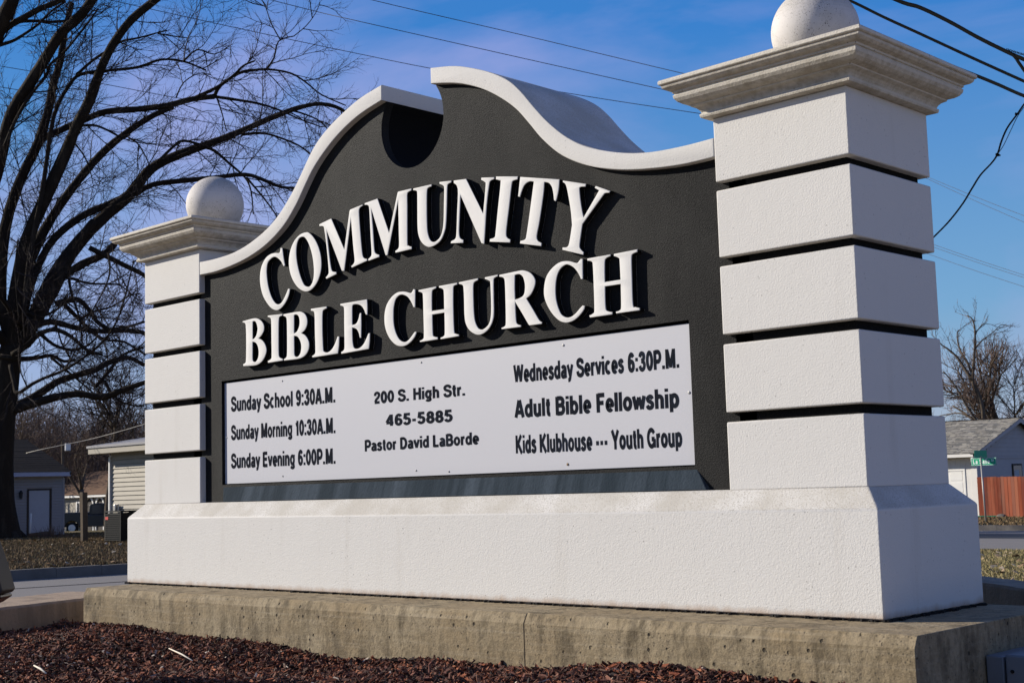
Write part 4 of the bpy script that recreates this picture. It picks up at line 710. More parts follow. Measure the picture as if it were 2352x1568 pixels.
LIMBS = [  # points, start radius, end radius (px of the 2352 wide frame), depth offsets
 (z1([(40, 2400), (60, 2200), (0, 1950), (30, 1500), (130, 1180), (250, 930), (320, 700), (345, 560), (385, 430), (405, 330), (430, 180), (470, 20)]), 17, 6, 0, -1),
 (z1([(-60, 2300), (-120, 1800), (-60, 1300), (0, 1060), (50, 820), (110, 680), (200, 540), (300, 380), (400, 220), (520, 110), (610, -10), (680, -140)]), 17, 10, 0, -4),
 (z1([(60, 2350), (90, 2000), (180, 1568), (300, 1290), (430, 1000), (500, 830), (590, 650), (660, 450), (740, 290), (860, 130), (1030, -10), (1200, -150)]), 18, 8, 0, -3),
 (z1([(70, 2300), (150, 1900), (240, 1600), (400, 1330), (560, 1120), (700, 970), (850, 850), (1000, 755), (1130, 700)]), 15, 6, 0, 2),
 (z1([(120, 1230), (250, 940), (400, 850), (560, 780), (700, 730), (900, 715), (1100, 690), (1250, 650), (1400, 632)]), 9, 7, 0, 1),
 (z1([(1400, 632), (1440, 560), (1560, 480), (1660, 460), (1760, 455), (1900, 480), (2000, 540), (2100, 620), (2260, 690)]), 5, 1.6, 1, 2),
 (z1([(1270, 640), (1420, 570), (1530, 490), (1590, 430), (1665, 398)]), 5, 2.2, 1, 0),
 (z1([(1740, 455), (1790, 380), (1820, 270), (1920, 237)]), 3, 1.4, 1.5, 2.5),
 (z1([(1920, 237), (2000, 170), (2060, 90), (2090, 20)]), 1.4, .7, 2.5, 3),
 (z1([(1830, 260), (1770, 150), (1740, 60), (1700, -20)]), 1.8, 1.0, 2, 2),
 (z1([(1400, 632), (1560, 655), (1700, 680), (1830, 722), (1960, 780), (2100, 830)]), 4.5, 1.5, 1, 3),
 (z1([(150, 2250), (330, 1850), (530, 1568), (700, 1400), (850, 1270), (960, 1130), (1060, 1060), (1200, 1000), (1340, 950), (1500, 890), (1650, 825), (1800, 760), (1950, 705), (2100, 680), (2230, 715), (2330, 800)]), 19, 3.5, 0, 2),
 (z1([(880, 1270), (1000, 1205), (1200, 1180), (1400, 1160), (1600, 1140), (1720, 1175), (1830, 1220), (1950, 1235), (2060, 1300)]), 8, 2.5, 1, -1),
 (z1([(120, 2300), (180, 1950), (250, 1740), (330, 1590), (440, 1480), (560, 1400), (700, 1340), (850, 1275)]), 9, 9, 0, 1),
 (z1([(1330, 960), (1400, 985), (1500, 1070), (1600, 1160), (1640, 1250), (1655, 1400)]), 4.5, 1.4, 1, 0),
 (z1([(1610, 1160), (1720, 1290), (1800, 1400), (1880, 1520)]), 3, 1, 0, 0),
 (z1([(150, 2100), (190, 1700), (250, 1380), (290, 1150), (350, 760), (450, 560), (530, 485), (700, 462), (900, 440), (1050, 390), (1200, 402), (1345, 460)]), 7, 2.2, -1, -2),
 (z1([(1200, 400), (1290, 325), (1400, 355), (1500, 300)]), 2.6, 1, -2, -2),
 (z1([(500, 490), (600, 400), (720, 320), (800, 270), (900, 250), (1030, 215), (1090, 200)]), 4, 1.6, -1, 0),
 (z1([(1030, 220), (1150, 240), (1240, 250)]), 2.2, 1, 0, 0),
 (z1([(-40, 260), (0, 180), (40, 80), (90, -20)]), 17, 14, -3, -4),
 (z1([(-40, 260), (0, 220), (80, 160), (150, 120), (260, 60), (360, 20), (430, -20)]), 8, 6, -3, -4),
 (z1([(-20, 300), (80, 270), (150, 230), (250, 160), (330, 80), (430, 10)]), 4.5, 2, -3, -3),
 (z1([(20, 170), (90, 150), (200, 138), (330, 145), (450, 135)]), 4.5, 3, -3, -2),
 (z1([(30, 960), (100, 790), (200, 620), (300, 500), (330, 420), (430, 330), (560, 170), (640, 60)]), 4.5, 2, -2, -3),
 (z1([(1580, 880), (1700, 870), (1800, 890), (1950, 950), (2030, 1010)]), 4, 2, 2, 3),
 (z1([(1030, 1060), (1130, 960), (1200, 920), (1320, 950)]), 4, 3, 0, 1),
 (z1([(840, 900), (900, 940), (960, 1040), (985, 1110)]), 2.6, 1, 1, 0),
 (z1([(540, 820), (620, 820), (700, 850), (800, 900), (850, 880)]), 3.5, 2, 0, 0),
 (z1([(490, 940), (550, 1020), (590, 1120), (605, 1200)]), 2.4, .8, 0, 0),
 (z1([(1900, 720), (2000, 750), (2100, 800), (2180, 900)]), 3, 1.4, 2, 2),
 (z1([(1420, 650), (1450, 740), (1480, 860)]), 2.4, 1, 1, 1),
 (z1([(1150, 640), (1200, 540), (1300, 480), (1380, 490)]), 2, .8, 0, 0),
 (z1([(1700, -10), (1740, 50), (1600, -40)]), 1.5, .8, 1, 1),
 # lower crown
 (z2([(60, 1340), (200, 1300), (400, 1240), (600, 1205), (800, 1230), (950, 1180), (1120, 1120), (1280, 1080)]), 12, 5, 0, -2),
 (z2([(60, 1330), (250, 1240), (450, 1110), (600, 1060), (760, 1010), (850, 960), (1000, 920), (1130, 980)]), 11, 5, 0, 2),
 (z2([(80, 980), (110, 1120), (135, 1200), (250, 1130), (350, 1080), (480, 1030), (600, 960), (740, 860), (860, 730), (930, 600), (980, 440), (1050, 160)]), 5, 1.5, -2, -6),
 (z2([(0, 915), (150, 930), (280, 925), (400, 905), (500, 950), (590, 935)]), 7, 3, -1, -1),
 (z2([(40, 850), (220, 720), (380, 470), (470, 300), (550, 140), (640, -20), (740, -150)]), 16, 10, 0, 0),
 (z2([(500, 280), (640, 190), (800, 120), (900, 30)]), 10, 8, 0, 1),
 (z2([(30, 720), (250, 680), (400, 640), (600, 690), (800, 715), (1050, 710), (1200, 760)]), 9, 5, 0, 0),
 (z2([(430, 500), (540, 470), (620, 470), (700, 550), (760, 640), (850, 700)]), 7, 5, 0, 0),
 (z2([(540, 300), (560, 420), (620, 600), (640, 760)]), 3.5, 2, 0, -1),
 (z2([(700, 60), (900, 160), (1000, 210), (1120, 270), (1300, 400)]), 7, 5, 0, 1),
 (z2([(560, 300), (700, 340), (850, 345), (950, 360), (1080, 470)]), 3.5, 1.5, 0, 0),
 (z2([(300, 720), (420, 820), (560, 860), (680, 830), (760, 760)]), 5, 2, 0, -1),
 (z2([(750, 1150), (870, 1010), (960, 900), (1120, 840)]), 5, 3, 1, 2),
 (z2([(230, 700), (130, 640), (60, 520), (-40, 400)]), 7, 4, 0, -2),
 (z2([(60, 820), (-60, 700), (-200, 560), (-400, 300)]), 14, 8, 0, -2),
 (z2([(100, 900), (220, 820), (300, 740), (430, 700), (560, 760), (680, 860), (800, 900)]), 8, 3, -1, -3),
 (z2([(480, 480), (600, 600), (700, 700), (820, 780), (980, 800), (1140, 900)]), 6, 2.5, 1, 3),
 (z2([(620, 620), (740, 560), (880, 520), (1010, 440), (1100, 420)]), 3.5, 1.5, 0, 2),
 (z2([(200, 560), (300, 600), (420, 560), (520, 480)]), 4, 2.5, -1, -2),
 (z2([(700, 720), (860, 700), (1000, 680), (1130, 640)]), 5, 3, 2, 4),
 (z2([(400, 920), (520, 1020), (640, 1120), (760, 1230), (860, 1370)]), 3.5, 1.2, 0, 1),
 (z2([(820, 1100), (900, 1230), (1010, 1290), (1130, 1300)]), 3.5, 1.6, 1, 2),
 (z2([(850, 100), (860, 260), (800, 420), (720, 560), (690, 700)]), 2.4, 1, -4, -5),
 (z2([(140, 0), (120, 200), (130, 420), (150, 640)]), 1.6, .8, -5, -5),
 (z2([(560, 940), (480, 800), (440, 660), (380, 560)]), 2.6, 1, -3, -4),
]
paths = []
for pts, r0, r1, d0, d1 in LIMBS:
    lb = MB(); P3 = limb(lb, pts, r0 * .93, max(r1 * .95, .9), d0, d1); lb.build('limb', M_bark, big, smooth=True); paths.append((P3, r0))
tw = MB()
PT = [(.66, (1.2, 3.6), .027, 5, (.45, 1.1), .20, .05), (.33, (.6, 1.7), .0125, 4, (.4, 1.0), .22, .04), (.15, (.25, .85), .0078, 3, (.3, .9), .22, .03)]
for P3, r0 in paths:
    st = len(P3) // 5 if r0 > 8 else 0
    twigs_on(tw, P3[st:], r0, 0, PT)
tag(tw.build('twigs', M_twig, big), kind='stuff')

def grow(name, label, base, h, r, seed, mt, mtw, spread=.55, dens=1.0, group=None, split=(3, 4), levels=3, first=.28):
    global R
    keep = R; R = random.Random(seed)
    t = thing(name, label, 'tree', tuple(base), group); tb = MB(); tips = []
    def rec(p, d, ln, r, lv):
        seg = 5; pts = [p]; rad = [r]; dd = d.copy()
        for i in range(seg):
            dd = (dd + rvec() * .13 + Vector((0, 0, .07))).normalized(); p = p + dd * ln / seg; pts.append(p); rad.append(r * (1 - .38 * (i + 1) / seg))
        tb.tube(pts, rad, 7 if lv < 2 else 5, True); tips.append((pts, lv))
        if lv < levels:
            for q in range(R.randint(*split)):
                rec(pts[-1 - (q % 2)], child_dir(dd, R.uniform(.25, spread + .15 * lv)), ln * R.uniform(.6, .85), rad[-1] * R.uniform(.6, .85), lv + 1)
            if lv >= 1: rec(pts[2], child_dir(dd, R.uniform(.5, .9)), ln * .55, r * .4, lv + 1)
    rec(Vector(base) - Vector((0, 0, .2)), Vector((0, 0, 1)), h * first, r, 0)
    tb.build('trunk', mt, t, smooth=True); tw = MB()
    PP = [(.9 / dens, (.8, 2.2), .022, 4, (.4, 1.0), .2, .08), (.5 / dens, (.4, 1.1), .012, 3, (.4, .9), .2, .05)]
    for pts, lv in tips:
        if lv >= 1: twigs_on(tw, pts, 0, 0, PP)
    tag(tw.build('twigs', mtw, t), kind='stuff'); R = keep; return t
def gbase(px, dist):
    p = at(px, 1150, dist); return Vector((p.x, p.y, gz(p.x, p.y)))
grow('bare_tree', 'bare tree with greenish trunk just behind the beige house on the left', gbase(250, 72), 15, .25, 3, M_bark2, M_twig, .85, 1.3, split=(3, 4), first=.24)
for i, (px, dist, h, lab) in enumerate([(60, 96, 15, 'brown twiggy tree behind the roof of the grey garage'), (118, 104, 15, 'tall brown twiggy tree right of the garage roof'), (190, 108, 16, 'brown twiggy tree behind the far cream house'), (310, 100, 17, 'brown twiggy tree hidden partly by the left pillar'), (-20, 92, 15, 'brown twiggy tree behind the trunk of the huge tree')]):
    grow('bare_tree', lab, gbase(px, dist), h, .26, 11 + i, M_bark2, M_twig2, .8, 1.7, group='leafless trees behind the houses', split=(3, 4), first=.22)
# woods at the end of the view: one far mass of bare crowns
b = MB()
for i in range(1500):
    px = R.uniform(-60, 430); dist = R.uniform(125, 190); p = gbase(px, dist); hh = R.uniform(6, 15)
    b.tube([p, p + Vector((R.uniform(-.6, .6), R.uniform(-.6, .6), hh * .6))], [.09, .04], 3, False)
    for q in range(9):
        t_ = shoot(b, p + Vector((R.uniform(-1.5, 1.5), R.uniform(-1.5, 1.5), R.uniform(.1, .75) * hh)), (Vector((0, 0, .9)) + rvec() * .9).normalized(), hh * R.uniform(.15, .35), .035, 3, 3, .25, .05)
        for w_ in range(2): shoot(b, t_[1 + w_], (Vector((0, 0, .6)) + rvec()).normalized(), hh * R.uniform(.06, .16), .022, 2, 3, .25, .05)
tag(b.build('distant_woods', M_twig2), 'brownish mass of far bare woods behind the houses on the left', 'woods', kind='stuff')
# right-hand trees behind the white house
def z5(l): return [(2076.4 + x * .23438, 689 + y * .23438) for x, y in l]
rt = thing('bare_tree', 'bare tree with forked trunk rising behind the grey shingle roof on the right', 'tree', tuple(gbase(2262, 82)))
lb = MB(); RP = []
o_ = gbase(2262, 82)
for pts, r0, r1 in [([(775, 1700), (775, 1220), (765, 1050), (720, 900), (672, 790), (680, 650), (690, 500), (695, 300), (670, 190), (620, 150)], 8, 1.2), ([(672, 790), (600, 680), (520, 560), (430, 480), (370, 440), (310, 370)], 5, 1), ([(660, 700), (610, 590), (560, 510), (530, 430), (520, 330), (540, 290)], 4, 1),
                    ([(695, 480), (760, 400), (860, 325), (950, 240)], 2.6, .8), ([(698, 320), (780, 235), (820, 235)], 2, .7), ([(745, 1220), (660, 1110), (580, 980), (520, 870), (440, 760), (380, 695)], 4, 1.6), ([(720, 1200), (600, 1110), (480, 1035)], 3.6, 2.4), ([(720, 840), (780, 775)], 2.2, 1), ([(700, 1050), (620, 980), (540, 940), (400, 965)], 2, .8), ([(690, 1180), (560, 1110), (420, 1120), (330, 1140)], 3, 1), ([(640, 770), (560, 770), (480, 800)], 1.6, .7), ([(510, 860), (430, 840), (380, 825)], 1.6, .7), ([(680, 920), (560, 900)], 1.4, .7)]:
    RP.append(limb(lb, z5(pts), r0 * .8, r1 * .8, 0, R.uniform(-1.5, 1.5), 7, TDD=82))
lb.build('trunk', M_bark2, rt, smooth=True); tw = MB()
for P3 in RP: twigs_on(tw, P3[6:] if len(P3) > 20 else P3, 0, 0, [(.45, (.6, 2.2), .022, 4, (.4, .9), .2, .05), (.35, (.4, 1.0), .013, 3, (.4, .9), .2, .03), (.3, (.2, .5), .010, 2, (.4, .9), .2, .03)])
tag(tw.build('twigs', M_twig2, rt), kind='stuff')
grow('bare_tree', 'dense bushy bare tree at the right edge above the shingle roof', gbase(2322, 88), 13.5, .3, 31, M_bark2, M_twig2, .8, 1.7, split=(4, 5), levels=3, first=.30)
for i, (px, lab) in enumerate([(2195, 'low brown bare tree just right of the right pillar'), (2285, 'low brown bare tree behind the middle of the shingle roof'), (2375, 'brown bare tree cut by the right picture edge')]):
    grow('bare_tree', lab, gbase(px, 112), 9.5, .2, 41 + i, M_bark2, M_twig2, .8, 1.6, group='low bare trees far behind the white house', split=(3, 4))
# tree just peeking above the curved coping
grow('bare_tree', 'tip of a bare tree peeking over the notch in the coping', gbase(1000, 170), 43, .5, 51, M_bark, M_twig, .35, .35, split=(3, 3), first=.42)

# ------------------------------------------------------------------ houses
M_side = simple('grey_siding', (.27, .265, .275), .7, .3, .15, 2)
M_door = simple('pale_blue_door', (.36, .38, .43), .6, .3, .15, 3)
M_brown = simple('dark_brown_trim', (.035, .025, .02), .7, .3, .2)
M_fasc = simple('pale_fascia', (.36, .40, .55), .6, .3, .1)
M_roofd = simple('dark_shingles', (.018, .015, .015), .95, .1, .5, 4)
M_cream = simple('cream_siding', (.34, .305, .245), .7, .3, .15, 2)
M_whitep = simple('white_paint', (.70, .68, .64), .6, .3, .12, 3)
M_brownroof = simple('brown_shingles', (.15, .09, .055), .95, .1, .4, 3)
M_glass = simple('window_glass', (.03, .035, .045), .12, .6, 0)
M_curtain = simple('curtain', (.40, .42, .43), .8, .2, .3, 3)
def H(name, m, parent, *bx, bev=0, rc=False):
    q = MB(); q.box(*bx); o = q.build(name, m, parent)
    if bev: bevel(o, bev, 1)
    return o
# grey garage
GX, GY = -43.33, 22.35; zf = gz(GX, GY)
ga = thing('garage', 'grey clapboard garage with pale door, black lantern and dark gable roof on the left', 'garage', (GX - 3, 18, zf))
Y0 = 12.0; HT = 1.51
H('wall', M_side, ga, GX - 7.2, GX - .02, Y0, GY - .02, zf - .2, HT)
DY0, DY1 = 20.87, 21.72; DZ = zf + 1.98
nb = 22; e = (HT - .10 - zf) / nb
for q in range(nb):
    z0 = zf + q * e
    spans = [(Y0, DY0 - .09), (DY1 + .09, GY - .08)] if z0 < DZ + .06 else [(Y0, GY - .08)]
    for y0, y1 in spans:
        b = MB(); b.prism([(GX - .012, z0 + .012), (GX + .034, z0 + .012), (GX + .004, z0 + e - .002), (GX - .012, z0 + e - .002)], 1, y0, y1); b.build('siding_board', M_side, ga, recalc=True)
H('corner_trim', M_side, ga, GX - .02, GX + .022, GY - .078, GY + .005, zf, HT - .06)
H('door', M_door, ga, GX - .01, GX + .012, DY0, DY1, zf + .04, DZ)
dr = MB(); dr.box(GX - .01, GX + .03, DY0 - .088, DY0 - .003, zf, DZ + .07); dr.box(GX - .01, GX + .03, DY1 + .003, DY1 + .088, zf, DZ + .07); dr.box(GX - .01, GX + .028, DY0 - .003, DY1 + .003, DZ + .003, DZ + .068); dr.build('door_frame', M_brown, ga)
b = MB(); b.tube([(GX + .012, DY0 + .07, zf + .95), (GX + .06, DY0 + .07, zf + .95)], [.012, .028], 8); b.build('door_knob', M_screw, ga)
lan = MB(); ly, lz = 20.50, zf + 1.84; lan.box(GX + .016, GX + .05, ly - .04, ly + .04, lz - .05, lz + .10); lan.tube([(GX + .10, ly, lz + .16), (GX + .10, ly, lz + .06), (GX + .10, ly, lz + .05), (GX + .10, ly, lz - .14), (GX + .10, ly, lz - .17)], [.012, .085, .07, .05, .01], 8); lan.build('wall_lantern', M_fl, ga)
EX = GX + .40; RY = GY + .06
H('fascia', M_fasc, ga, EX - .03, EX, Y0 - .3, RY, HT + .0, HT + .165)
H('soffit', M_side, ga, GX, EX - .031, Y0 - .3, RY - .01, HT + .01, HT + .03)
b = MB(); RX = EX - 3.8; RZ = HT + .165 + 1.42; nr = 16
for s_ in (0, 1):
    for q in range(nr):
        f0, f1 = q / nr, (q + 1) / nr + .01
        xa, za = EX + .03 + (RX - EX) * f0, HT + .17 + 1.42 * f0; xb, zb_ = EX + .03 + (RX - EX) * f1, HT + .17 + 1.42 * f1
        if s_: xa, xb = 2 * RX - xa, 2 * RX - xb
        yy = Y0 - .35
        while yy < RY + .02:
            y1 = min(yy + R.uniform(.5, 1.1), RY + .04); t_ = R.uniform(.008, .014)
            b.add([(xa, yy, za), (xa, y1 - .01, za), (xb, y1 - .01, zb_), (xb, yy, zb_), (xa, yy, za + t_), (xa, y1 - .01, za + t_), (xb, y1 - .01, zb_ + .006), (xb, yy, zb_ + .006)], [(0, 1, 2, 3), (4, 7, 6, 5), (0, 4, 5, 1), (1, 5, 6, 2), (2, 6, 7, 3), (3, 7, 4, 0)]); yy = y1
tag(b.build('roof_shingles', M_roofd, ga, recalc=True), kind='stuff')
b = MB(); b.prism([(EX - .05, HT + .10), (RX, RZ - .06), (2 * RX - EX + .05, HT + .10)], 1, Y0, GY - .03); b.build('gable', M_side, ga, recalc=True)
b = MB(); b.prism([(EX + .0, HT + .15), (RX, RZ - .01), (2 * RX - EX, HT + .15), (2 * RX - EX, HT + .05), (RX, RZ - .15), (EX, HT + .04)], 1, RY - .04, RY + .01); b.build('rake_board', M_roofd, ga, recalc=True)
# beige house whose sunlit side wall shows left of the pillar
HX, HY = -34.27, 19.23; zh = gz(HX, HY)
h2 = thing('house', 'beige clapboard house corner with low roof, right of the grey garage', 'house', (HX + 4, HY + 4, zh))
H('wall', M_cream, h2, HX + .02, HX + 9, HY + .02, HY + 8, zh - .2, 2.05)
e = .1475; z0 = zh + .05; q = 0
while z0 < 1.98:
    b = MB(); b.prism([(HY + .016, z0 + .012), (HY - .030, z0 + .012), (HY + .0, z0 + e - .003), (HY + .016, z0 + e - .003)], 0, HX + .085, HX + 8.9); b.build('siding_board', M_cream, h2, recalc=True); z0 += e
H('corner_trim', M_whitep, h2, HX - .02, HX + .082, HY - .024, HY + .04, zh, 2.0)
H('downspout', M_whitep, h2, HX + .02, HX + .09, HY - .09, HY - .03, zh + .1, 1.95)
H('fascia', M_cream, h2, HX - .55, HX + 9, HY - .52, HY - .49, 2.06, 2.25)
H('soffit', M_cream, h2, HX - .5, HX + 9, HY - .488, HY + .03, 2.06, 2.085)
b = MB(); b.prism([(HY - .56, 2.252), (HY + 4, 2.9), (HY + 8.6, 2.25), (HY + 8.6, 2.33), (HY + 4, 2.99), (HY - .56, 2.325)], 0, HX - .6, HX + 9.2); b.build('roof', simple('metal_roof', (.26, .25, .25), .7, .3, .2, 4), h2, recalc=True)
# condenser, meter
AY = 18.35; p0 = on(240, 1200, 1, AY); p1 = on(304, 1200, 1, AY); za = gz(p0.x, AY) + .19
ac = thing('air_conditioner', 'black louvred air conditioner unit beside the beige house with a small red label', 'air conditioner', ((p0.x + p1.x) / 2, AY, za))
x0, x1 = p0.x, p0.x + 1.0
M_acb = simple('ac_black', (.007, .007, .007), .6, .2, 0)
H('casing', M_acb, ac, x0 + .03, x1 - .03, AY + .03, AY + .97, za, za + .93)
for cx in (x0, x1 - .05):
    for cy in (AY, AY + .95): H('corner_post', M_acb, ac, cx, cx + .05, cy, cy + .05, za, za + .95)
H('lid', M_acb, ac, x0 - .01, x1 + .01, AY - .01, AY + 1.01, za + .952, za + 1.0)
for q in range(15): H('louvre', M_acb, ac, x0 + .052, x1 - .052, AY - .004, AY + .028, za + .06 + q * .058, za + .09 + q * .058)
M_red = simple('red_label', (.45, .04, .03), .6, .3, 0)
H('label', M_red, ac, x0 + .06, x0 + .24, AY - .012, AY - .005, za + .72, za + .81)
mt = thing('gas_meter', 'small grey gas meter on the beige house wall above the air conditioner', 'meter', (HX + 1.0, HY - .1, 0))
pm = on(266, 1167, 1, HY - .1); b = MB(); b.box(pm.x - .08, pm.x + .08, HY - .17, HY - .05, pm.z - .1, pm.z + .13); bevel(b.build('meter_body', M_screw, mt), .02, 2)
b = MB(); b.tube([(pm.x + .05, HY - .1, pm.z + .12), (pm.x + .16, HY - .1, pm.z + .14), (pm.x + .18, HY - .1, zh + .1)], .022, 7); b.build('pipe', M_screw, mt)
# old wooden post, plastic stake, log and brush
pp = gbase(194, 47.5); pp.z += .19
b = MB(); b.box(pp.x - .09, pp.x + .09, pp.y - .09, pp.y + .09, pp.z - .2, pp.z + 1.62); o = bevel(b.build('wooden_post', M_bark2), .015, 1)
for v in o.data.vertices: v.co.x += (v.co.z - pp.z) * -.03
tag(o, 'weathered wooden post standing in the grass left of the air conditioner', 'post')
ps = at(68, 1200, 55.5); b = MB(); b.tube([(ps.x, ps.y, gz(ps.x, ps.y) + .15), (ps.x + .02, ps.y + .04, gz(ps.x, ps.y) + 1.1)], .035, 8); tag(b.build('stake', M_whitep, smooth=True), 'thin white plastic stake in front of the garage door', 'stake')
a_ = at(66, 1200, 55); c_ = at(118, 1200, 55); b = MB(); za_ = gz(a_.x, a_.y) + .27
b.tube([(a_.x, a_.y, za_), (c_.x, c_.y, za_ + .05)], [.09, .11], 9); tag(b.build('log', M_brownroof), 'brown log lying before the garage door', 'log')
b = MB()
for _ in range(240):
    px = R.gauss(118, 14); p = gbase(px, 54 + R.uniform(-.5, .5)); shoot(b, p + Vector((0, 0, .15)), (Vector((0, 0, .7)) + rvec()).normalized(), R.uniform(.2, .6), .014, 3, 3, .3, 0)
tag(b.build('brush_pile', M_twig2), 'low pile of brown brush at the foot of the garage', 'brush', kind='stuff')
# far cream house
fh = gbase(150, 122); FY = fh.y; zf2 = gz(fh.x, FY)
h3 = thing('house', 'far cream house with brown roof and white porch arches behind the pickup', 'house', (fh.x + 6, FY + 3, zf2))
X0 = fh.x - 2; X1 = fh.x + 15
H('wall', M_cream, h3, X0, X1, FY, FY + 7, zf2 - .5, zf2 + 3.0)
ez = on(200, 1138, 1, FY - .4).z
H('fascia', M_whitep, h3, X0 - .4, X1 + .4, FY - .45, FY - .41, ez - .12, ez + .1)
b = MB(); b.prism([(FY - .5, ez + .08), (FY + 3.6, ez + 2.1), (FY + 7.5, ez + .08)], 0, X0 - .4, X1 + .4); b.build('roof', M_brownroof, h3, recalc=True)
for q in range(10):
    z0 = zf2 + .3 * q; H('siding_board', M_cream, h3, X0, on(213, 1160, 1, FY).x, FY - .03, FY - .003, z0, z0 + .29)
def pxx(px): return on(px, 1170, 1, FY).x
wy = on(190, 1172, 1, FY).z
for a0_, a1_ in ((176.5, 186.5),):
    wn = H('window', M_whitep, h3, pxx(a0_), pxx(a1_), FY - .09, FY - .035, wy - .6, wy + .75); wn_ = H('pane', M_glass, wn, pxx(a0_) + .18, pxx(a1_) - .18, FY - .10, FY - .092, wy - .48, wy + .62); wn_.location = (0, 0, 0)
for a0_, a1_ in ((197, 218), (222, 242)):
    xa, xb = pxx(a0_), pxx(a1_); n_ = 12; b = MB(); zt_ = ez - .9; r_ = (xb - xa) / 2; cx = (xa + xb) / 2
    inner = [(cx + r_ * .8 * math.cos(math.pi * t / n_), zt_ + .7 * math.sin(math.pi * t / n_)) for t in range(n_ + 1)]
    outer = [(cx + r_ * math.cos(math.pi * t / n_), zt_ + .95 * math.sin(math.pi * t / n_)) for t in range(n_ + 1)]
    poly = [(xb, zf2)] + outer + [(xa, zf2), (cx - r_ * .8, zf2)] + inner[::-1] + [(cx + r_ * .8, zf2)]
    vs = [(x, FY - .12, z) for x, z in poly] + [(x, FY - .04, z) for x, z in poly]; n = len(poly)
    fs = []
    O_ = [(xb, zf2)] + outer + [(xa, zf2)]; I_ = [(cx + r_ * .8, zf2)] + inner + [(cx - r_ * .8, zf2)]
    vs = [(x, FY - .14, z) for x, z in O_] + [(x, FY - .14, z) for x, z in I_]; m_ = len(O_); fs = [(i, i + 1, m_ + i + 1, m_ + i) for i in range(m_ - 1)]
    vs += [(x, FY - .045, z) for x, _, z in vs]; fs += [tuple(2 * m_ + i for i in f[::-1]) for f in fs] + [(m_ + i, m_ + i + 1, 3 * m_ + i + 1, 3 * m_ + i) for i in range(m_ - 1)] + [(i + 1, i, 2 * m_ + i, 2 * m_ + i + 1) for i in range(m_ - 1)]
    b.add(vs, fs); ar = b.build('porch_arch', M_whitep, h3, recalc=True)
    b = MB(); b.prism([(x, z) for x, z in I_], 1, FY - .05, FY - .032); dk = b.build('porch_opening', M_brown, ar, recalc=True); dk.location = (0, 0, 0)
# pickup truck in side view
TDK = 104; wb = at(165, 1218, TDK); zt0 = gz(wb.x, wb.y)
t = thing('pickup_truck', 'dark blue pickup truck parked in front of the far cream house', 'pickup truck', (wb.x, wb.y, zt0))
fx = Vector((RIGHT.x, RIGHT.y, 0)).normalized(); fy = Vector((-fx.y, fx.x, 0))
TM = Matrix(((fx.x, fy.x, 0, wb.x), (fx.y, fy.y, 0, wb.y), (0, 0, 1, zt0), (0, 0, 0, 1))) @ Matrix.Scale(1.1, 4)
M_truck = simple('dark_blue_paint', (.006, .007, .013), .3, .6, 0); M_tyre = simple('tyre', (.012, .012, .012), .85, .2, 0); M_rim = simple('rim', (.55, .55, .58), .35, .5, 0, metal=.6)
def tprism(poly, y0, y1, name, m, par=t, bv=.04):
    b = MB(); b.prism(poly, 1, y0, y1); b.v = [tuple(TM @ Vector(p)) for p in b.v]; o = b.build(name, m, par, recalc=True)
    if bv: bevel(o, bv, 2)
    return o
def arch(cx, r=.46, n=8): return [(cx + r * math.cos(math.pi - math.pi * i / n), .38 + r * math.sin(math.pi * i / n)) for i in range(n + 1)]
tprism([(-1.15, .5)] + [(-.46, .45)] + arch(0)[1:-1] + [(.46, .45), (2.9, .42)] + arch(3.4)[1:-1] + [(3.86, .45), (4.35, .5), (4.4, .95), (4.2, 1.12), (3.0, 1.2), (1.0, 1.22), (.98, 1.38), (-1.15, 1.38)], 0, 1.9, 'body', M_truck)
tprism([(1.05, 1.2), (1.12, 1.85), (1.35, 1.95), (2.35, 1.95), (2.55, 1.9), (3.15, 1.22)], .12, 1.78, 'cab', M_truck)
tprism([(1.25, 1.28), (1.3, 1.82), (1.95, 1.84), (1.95, 1.28)], .1, .125, 'side_window', M_glass, bv=0); tprism([(2.03, 1.28), (2.03, 1.84), (2.42, 1.82), (2.88, 1.28)], .1, .125, 'side_window', M_glass, bv=0)
for cx in (0, 3.4):
    for y0 in (-.02, 1.68):
        wh = tprism([(cx + .38 * math.cos(2 * math.pi * i / 20), .38 + .38 * math.sin(2 * math.pi * i / 20)) for i in range(20)], y0, y0 + .24, 'wheel', M_tyre, bv=.03)
        r_ = tprism([(cx + .24 * math.cos(2 * math.pi * i / 16), .38 + .24 * math.sin(2 * math.pi * i / 16)) for i in range(16)], y0 - .012, y0 + .03, 'rim', M_rim, wh, bv=.01); r_.location = (0, 0, 0)
tprism([(4.1, .7), (4.42, .7), (4.42, .95), (4.1, .95)], .05, .5, 'headlight', M_rim, bv=.02)
tprism([(-1.17, .9), (-1.14, .9), (-1.14, 1.3), (-1.17, 1.3)], .02, .2, 'tail_light', M_red, bv=0)
